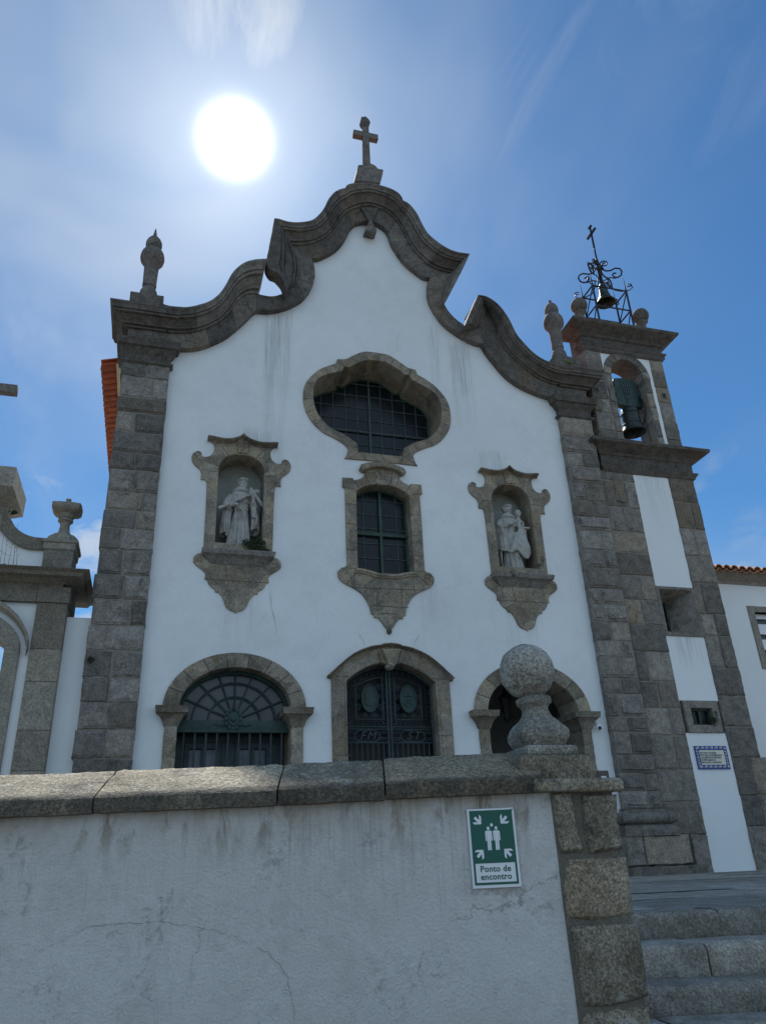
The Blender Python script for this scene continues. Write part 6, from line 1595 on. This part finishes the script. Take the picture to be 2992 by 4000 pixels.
def saint_with_child(cx, cy, z0):
    st = thing('saint_statue', 'weathered stone friar statue carrying a child on a book in the right niche', 'statue', (cx, cy, z0), 'stone saints in the facade niches')
    b = MB(); O = lambda x, y, z: (cx+x, cy+y, z0+z)
    rg_ = []
    for z, rx_, ry_, am, ox in ((.05,.22,.19,.15,.0),(.20,.205,.18,.14,0),(.42,.19,.165,.12,0),(.64,.18,.15,.10,-.01),(.86,.155,.135,.08,-.02),(1.0,.14,.12,.03,-.03),(1.05,.135,.115,.02,-.03),(1.16,.16,.125,.03,-.03),(1.27,.18,.125,.02,-.03),(1.37,.185,.12,.0,-.03),(1.44,.15,.11,0,-.03),(1.50,.08,.09,0,-.03)):
        rg_.append((cx+ox, cy, z0+z, rx_, ry_, am, 11, .3))
    loft(b, rg_)
    b.tube([O(-.16, -.11, 1.035), O(-.03, -.15, 1.02), O(.12, -.11, 1.035)], .012, 6)
    for x in (-.10, .11): b.tube([O(x, -.13, .05), O(x+.02, -.22, .045), O(x+.03, -.27, .035)], [.045, .046, .03], 8)
    for k_ in range(3): b.tube([O(-.03+(.115+.022*k_)*math.cos(a), .01+(.10+.02*k_)*math.sin(a), 1.50-.028*k_-.02*math.sin(a)) for a in [2*math.pi*i/20 for i in range(21)]], .034, 8, False)
    loft(b, [(cx-.03, cy+.01, z0+1.22, .24, .155, .04, 7, 0), (cx-.03, cy+.01, z0+1.32, .235, .155, .03, 7, 0), (cx-.03, cy+.01, z0+1.41, .20, .14, .0, 7, 0), (cx-.03, cy+.01, z0+1.48, .13, .11, 0, 7, 0)])
    # mantle: long fall on the viewer's left
    rows = []
    for i in range(18):
        t = i/17; row = []
        for j in range(20):
            u = j/19; a = R(150+110*u*.9); rx_ = .225+.05*math.sin(t*2.6); ry_ = .15+.03*t; fold = .018*math.sin(u*15+t)*(.3+t)
            row.append(Vector(O(-.03+(rx_+fold)*math.cos(a), (ry_+fold)*math.sin(a)*(1 if u < .7 else 1), 1.36-(.78 if u > .5 else 1.15)*t-.05*math.sin(u*7))))
        rows.append(row)
    cloth(b, rows, .028)
    for (x, y, z1_, z2_, r_) in ((-.27,-.08,1.1,.62,.050),(-.22,-.12,1.08,.60,.042),(-.31,-.02,1.15,.66,.045)): b.tube([O(x*.9, y, z1_+.15), O(x, y, z1_), O(x, y, (z1_+z2_)/2), O(x, y, z2_)], [r_*.6, r_, r_*1.05, r_*.85], 8)
    # drapery swept from the raised left hand across the body: fans of folds
    top = Vector(O(.18, -.16, 1.12))
    for i in range(13):
        u = i/12; end = Vector(O(-.13+.50*u, -.20-.04*math.sin(u*3.1)+.10*u*u, .50+.10*math.sin(u*6.5)+.10*abs(u-.4)))
        m1 = top.lerp(end, .35)+Vector((-.07*(1-u), -.045, -.06*(1-u))); m2 = top.lerp(end, .72)+Vector((-.03*(1-u), -.04, -.05*(1-u)))
        b.tube([top+Vector((.05*u-.02, 0, .01)), m1, m2, end], [.026, .040, .046, .034], 8)
    for k_ in range(4): b.tube([O(-.12,-.14,.98-.09*k_), O(-.05,-.20,.86-.085*k_), O(.03,-.215,.84-.08*k_), O(.10,-.21,.93-.075*k_), O(.15,-.19,1.04-.06*k_)], [.012,.022,.024,.020,.012], 6)
    rows = []
    for i in range(12):
        t = i/11; rows.append([Vector(O(-.14+.52*j/15+.02*t, -.185+.015*math.sin(j*1.9+t)+.14*(j/15)**2, 1.02-.50*t+.06*math.sin(j*.9)*t+(.10*(j/15)*(1-t)))) for j in range(16)])
    cloth(b, rows, .03)
    # right arm folded on the chest
    b.tube([O(-.20,.0,1.38), O(-.27,-.03,1.24), O(-.24,-.12,1.15), O(-.13,-.19,1.22)], [.072,.074,.066,.046], 12)
    b.tube([O(-.23,-.12,1.15), O(-.235,-.13,1.04), O(-.22,-.12,.94)], [.055,.065,.05], 10)
    hand(b, O(-.10,-.205,1.235), (.95,-.15,.12), (0,-.35,.9), 1.15, .8)
    # left arm raised under the book
    b.tube([O(.15,.0,1.38), O(.24,-.02,1.22), O(.29,-.06,1.02), O(.30,-.12,.98)], [.07,.07,.065,.055], 12)
    b.tube([O(.30,-.12,.98), O(.285,-.16,1.06)], [.042,.034], 10)
    hand(b, O(.28,-.165,1.06), (-.45,-.15,.8), (.2,-.9,-.2), 1.1, .45, -1)
    rope(b, cx-.13, cy-.17, z0+1.0, z0+.14)
    head(b, O(-.02, -.03, 1.66), 1.10, R(16), False, True, R(3))
    fuse(b, 'carved_figure', M['statue'], st)
    q = MB(); q.box(*[cx+.13, cx+.40], cy-.20, cy-.04, z0+1.155, z0+1.195, .4, .006); q.box(cx+.135, cx+.395, cy-.195, cy-.045, z0+1.165, z0+1.185, .4); q.build('carved_book', M['statue'], st, smooth=30)
    c = MB(); kx, kz = .19, 1.19
    c.tube([O(kx,-.10,kz+.03), O(kx+.005,-.10,kz+.12), O(kx+.005,-.10,kz+.20)], [.050,.052,.060], 10); c.tube([O(kx+.005,-.10,kz+.2), O(kx+.005,-.10,kz+.27)], [.06,.026], 10)
    for (a_, b_, c2) in (((-.02,-.11,.05), (-.035,-.17,.03), (-.03,-.17,-.10)), ((.035,-.11,.04), (.06,-.17,.05), (.055,-.17,-.0))): c.tube([O(kx+p[0], p[1], kz+p[2]) for p in (a_, b_, c2)], [.034,.030,.022], 8)
    c.tube([O(kx-.03,-.17,kz-.10), O(kx-.03,-.205,kz-.115)], [.02, .014], 6)
    c.tube([O(kx-.05,-.10,kz+.20), O(kx-.10,-.13,kz+.14), O(kx-.19,-.13,kz+.17)], [.026,.022,.016], 8); c.sphere(O(kx-.205,-.13,kz+.175), .02, n=6)
    c.tube([O(kx+.06,-.10,kz+.20), O(kx+.10,-.12,kz+.13), O(kx+.09,-.15,kz+.07)], [.026,.022,.016], 8); c.sphere(O(kx+.09,-.155,kz+.06), .02, n=6)
    head(c, O(kx+.005,-.11,kz+.345), .72, R(-6), False, False)
    fuse(c, 'carved_child', M['statue'], st, .008)
    q = MB(); mould(q, cx-.21, cx+.22, cy-.21, cy+.16, [(z0-.005, .02), (z0+.05, .02), (z0+.055, .0)], .4); q.build('plinth', M['granite'], st, smooth=30)
saint_with_cross(NX+.02, YF+.20, zs1+.0)
saint_with_child(NX+NDX-.01, YF+.20, zs2+.0)

# ============================================================ PLANTS
def bush(name, label, cat, c, clumps, n_, leaf, mat, seed, stems=5, group=None):
    t = thing(name, label, cat, c, group); rnd = random.Random(seed); q = MB(); w_ = MB(); C0 = Vector(c)
    for (ox, oy, oz, rx_, ry_, rz2, share) in clumps:
        for i in range(int(n_*share)):
            while True:
                v = Vector((rnd.uniform(-1, 1), rnd.uniform(-1, 1), rnd.uniform(-1, 1)))
                if v.length < 1: break
            v = v*(.55+.45*rnd.random()); p = C0+Vector((ox+v.x*rx_, oy+v.y*ry_, oz+v.z*rz2))
            d1 = Vector((rnd.gauss(0, 1), rnd.gauss(0, 1), rnd.gauss(.3, 1))).normalized(); d2 = d1.orthogonal().normalized(); d2 = Matrix.Rotation(rnd.uniform(0, 6.28), 3, d1) @ d2
            L = leaf*rnd.uniform(.6, 1.3); q.add([p-d1*L, p+d2*L*.45, p+d1*L, p-d2*L*.45], [(0,1,2,3)], rnd.random())
        w_.tube([C0, C0+Vector((ox*.5+rnd.uniform(-.02,.02), oy*.5, oz*.6)), C0+Vector((ox, oy, oz+rz2*.5))], [.008, .005, .002], 5)
    q.build('foliage', M[mat], t); w_.build('stem', M['straw'], t); return t
bush('wall_shrub', 'dark leafy shrub rooted on the ledge at the feet of the cross bearing statue', 'shrub', (NX+.22, YF-.06, zs1), [(.03,.0,.17,.17,.12,.14,.30),(-.08,-.02,.22,.12,.10,.09,.14),(.17,.02,.32,.10,.08,.20,.16),(.30,-.03,.06,.13,.10,.08,.16),(.16,-.04,.10,.17,.10,.11,.2),(.24,-.0,.22,.10,.08,.12,.12)], 1500, .017, 'leaf', 3)
bush('wall_shrub', 'sparse dark plant in the right corner of the ledge of the right niche', 'shrub', (NX+NDX+.42, YF-.02, zs2), [(.02,.05,.12,.10,.10,.10,.4),(.06,0,.28,.07,.06,.12,.2),(.14,-.03,.42,.05,.05,.14,.12),(-.10,.10,.05,.12,.1,.06,.25)], 380, .016, 'leaf', 4)
bush('moss_tuft', 'brown dried tuft hanging over the ledge of the right niche', 'plant', (NX+NDX-.30, YF-.22, zs2-.01), [(0,0,.0,.10,.06,.045,.5),(.04,-.01,-.06,.06,.03,.07,.4)], 300, .013, 'straw', 5)
bush('moss_tuft', 'bright green moss tuft at the foot of the right pinnacle', 'plant', (8.93, 13.56, zc1+.03), [(0,0,.05,.17,.12,.07,.6),(.08,-.05,.02,.14,.08,.06,.4)], 700, .020, 'leaf_bright', 6)
bush('wall_shrub', 'dark plant growing on the sill of the small tower window', 'shrub', (11.33, TY-.02, 2.58), [(.0,-.03,.12,.10,.07,.10,.5),(-.10,-.02,.14,.08,.05,.08,.3),(.06,-.04,.25,.04,.03,.08,.15)], 420, .015, 'leaf', 7)
pa = T('P', (100, 430), YH-.1); bush('moss_tuft', 'small green fern hanging under the chapel scroll block', 'plant', (pa[0]-.02, YH-.05, pa[1]+.02), [(0,0,-.02,.10,.05,.05,1)], 160, .022, 'leaf', 8)
pa = T('G', (490, 385), YP-.02); bush('moss_tuft', 'small green tuft growing in a joint low on the left pilaster', 'plant', (pa[0], YP-.04, pa[1]), [(0,0,0,.07,.03,.08,1)], 160, .018, 'leaf', 9)
pa = T('B', (1305, 945), 13.6); bush('moss_tuft', 'sparse grass sprouting on top of the right slope of the gable', 'plant', (pa[0], 13.7, pa[1]-.02), [(0,0,.05,.14,.05,.07,1)], 60, .028, 'straw', 10)
# dry stalks on the chapel cornice
t = thing('dry_weed', 'dry leafless weed stalks on top of the chapel cornice', 'plant', (T('P', (35, 800), YH-.3)[0], YH-.3, zc_t)); q = MB(); rnd = random.Random(14)
bxp = T('P', (35, 800), YH-.3)
for i in range(6):
    x = bxp[0]-.15+.07*i; pts = [(x, YH-.3, zc_t)]; dx_ = rnd.uniform(-.10, .14)
    for j in range(6): pts.append((x+dx_*j/5+rnd.uniform(-.01,.01), YH-.3+rnd.uniform(-.02,.02), zc_t+(.55+.35*rnd.random())*j/5))
    q.tube(pts, [.006, .005, .005, .004, .003, .003, .002], 4)
    for j in (3, 4, 5): p = Vector(pts[j]); q.tube([p, p+Vector((rnd.uniform(-.16,.16), 0, rnd.uniform(.02,.10)))], [.003, .0015], 4)
q.build('stalk', M['straw'], t)
bush('succulent_clump', 'small dark succulent clump at the foot of the dry weed on the chapel cornice', 'plant', (bxp[0]-.05, YH-.34, zc_t), [(0,0,.03,.16,.08,.05,1)], 160, .03, 'leaf', 11)
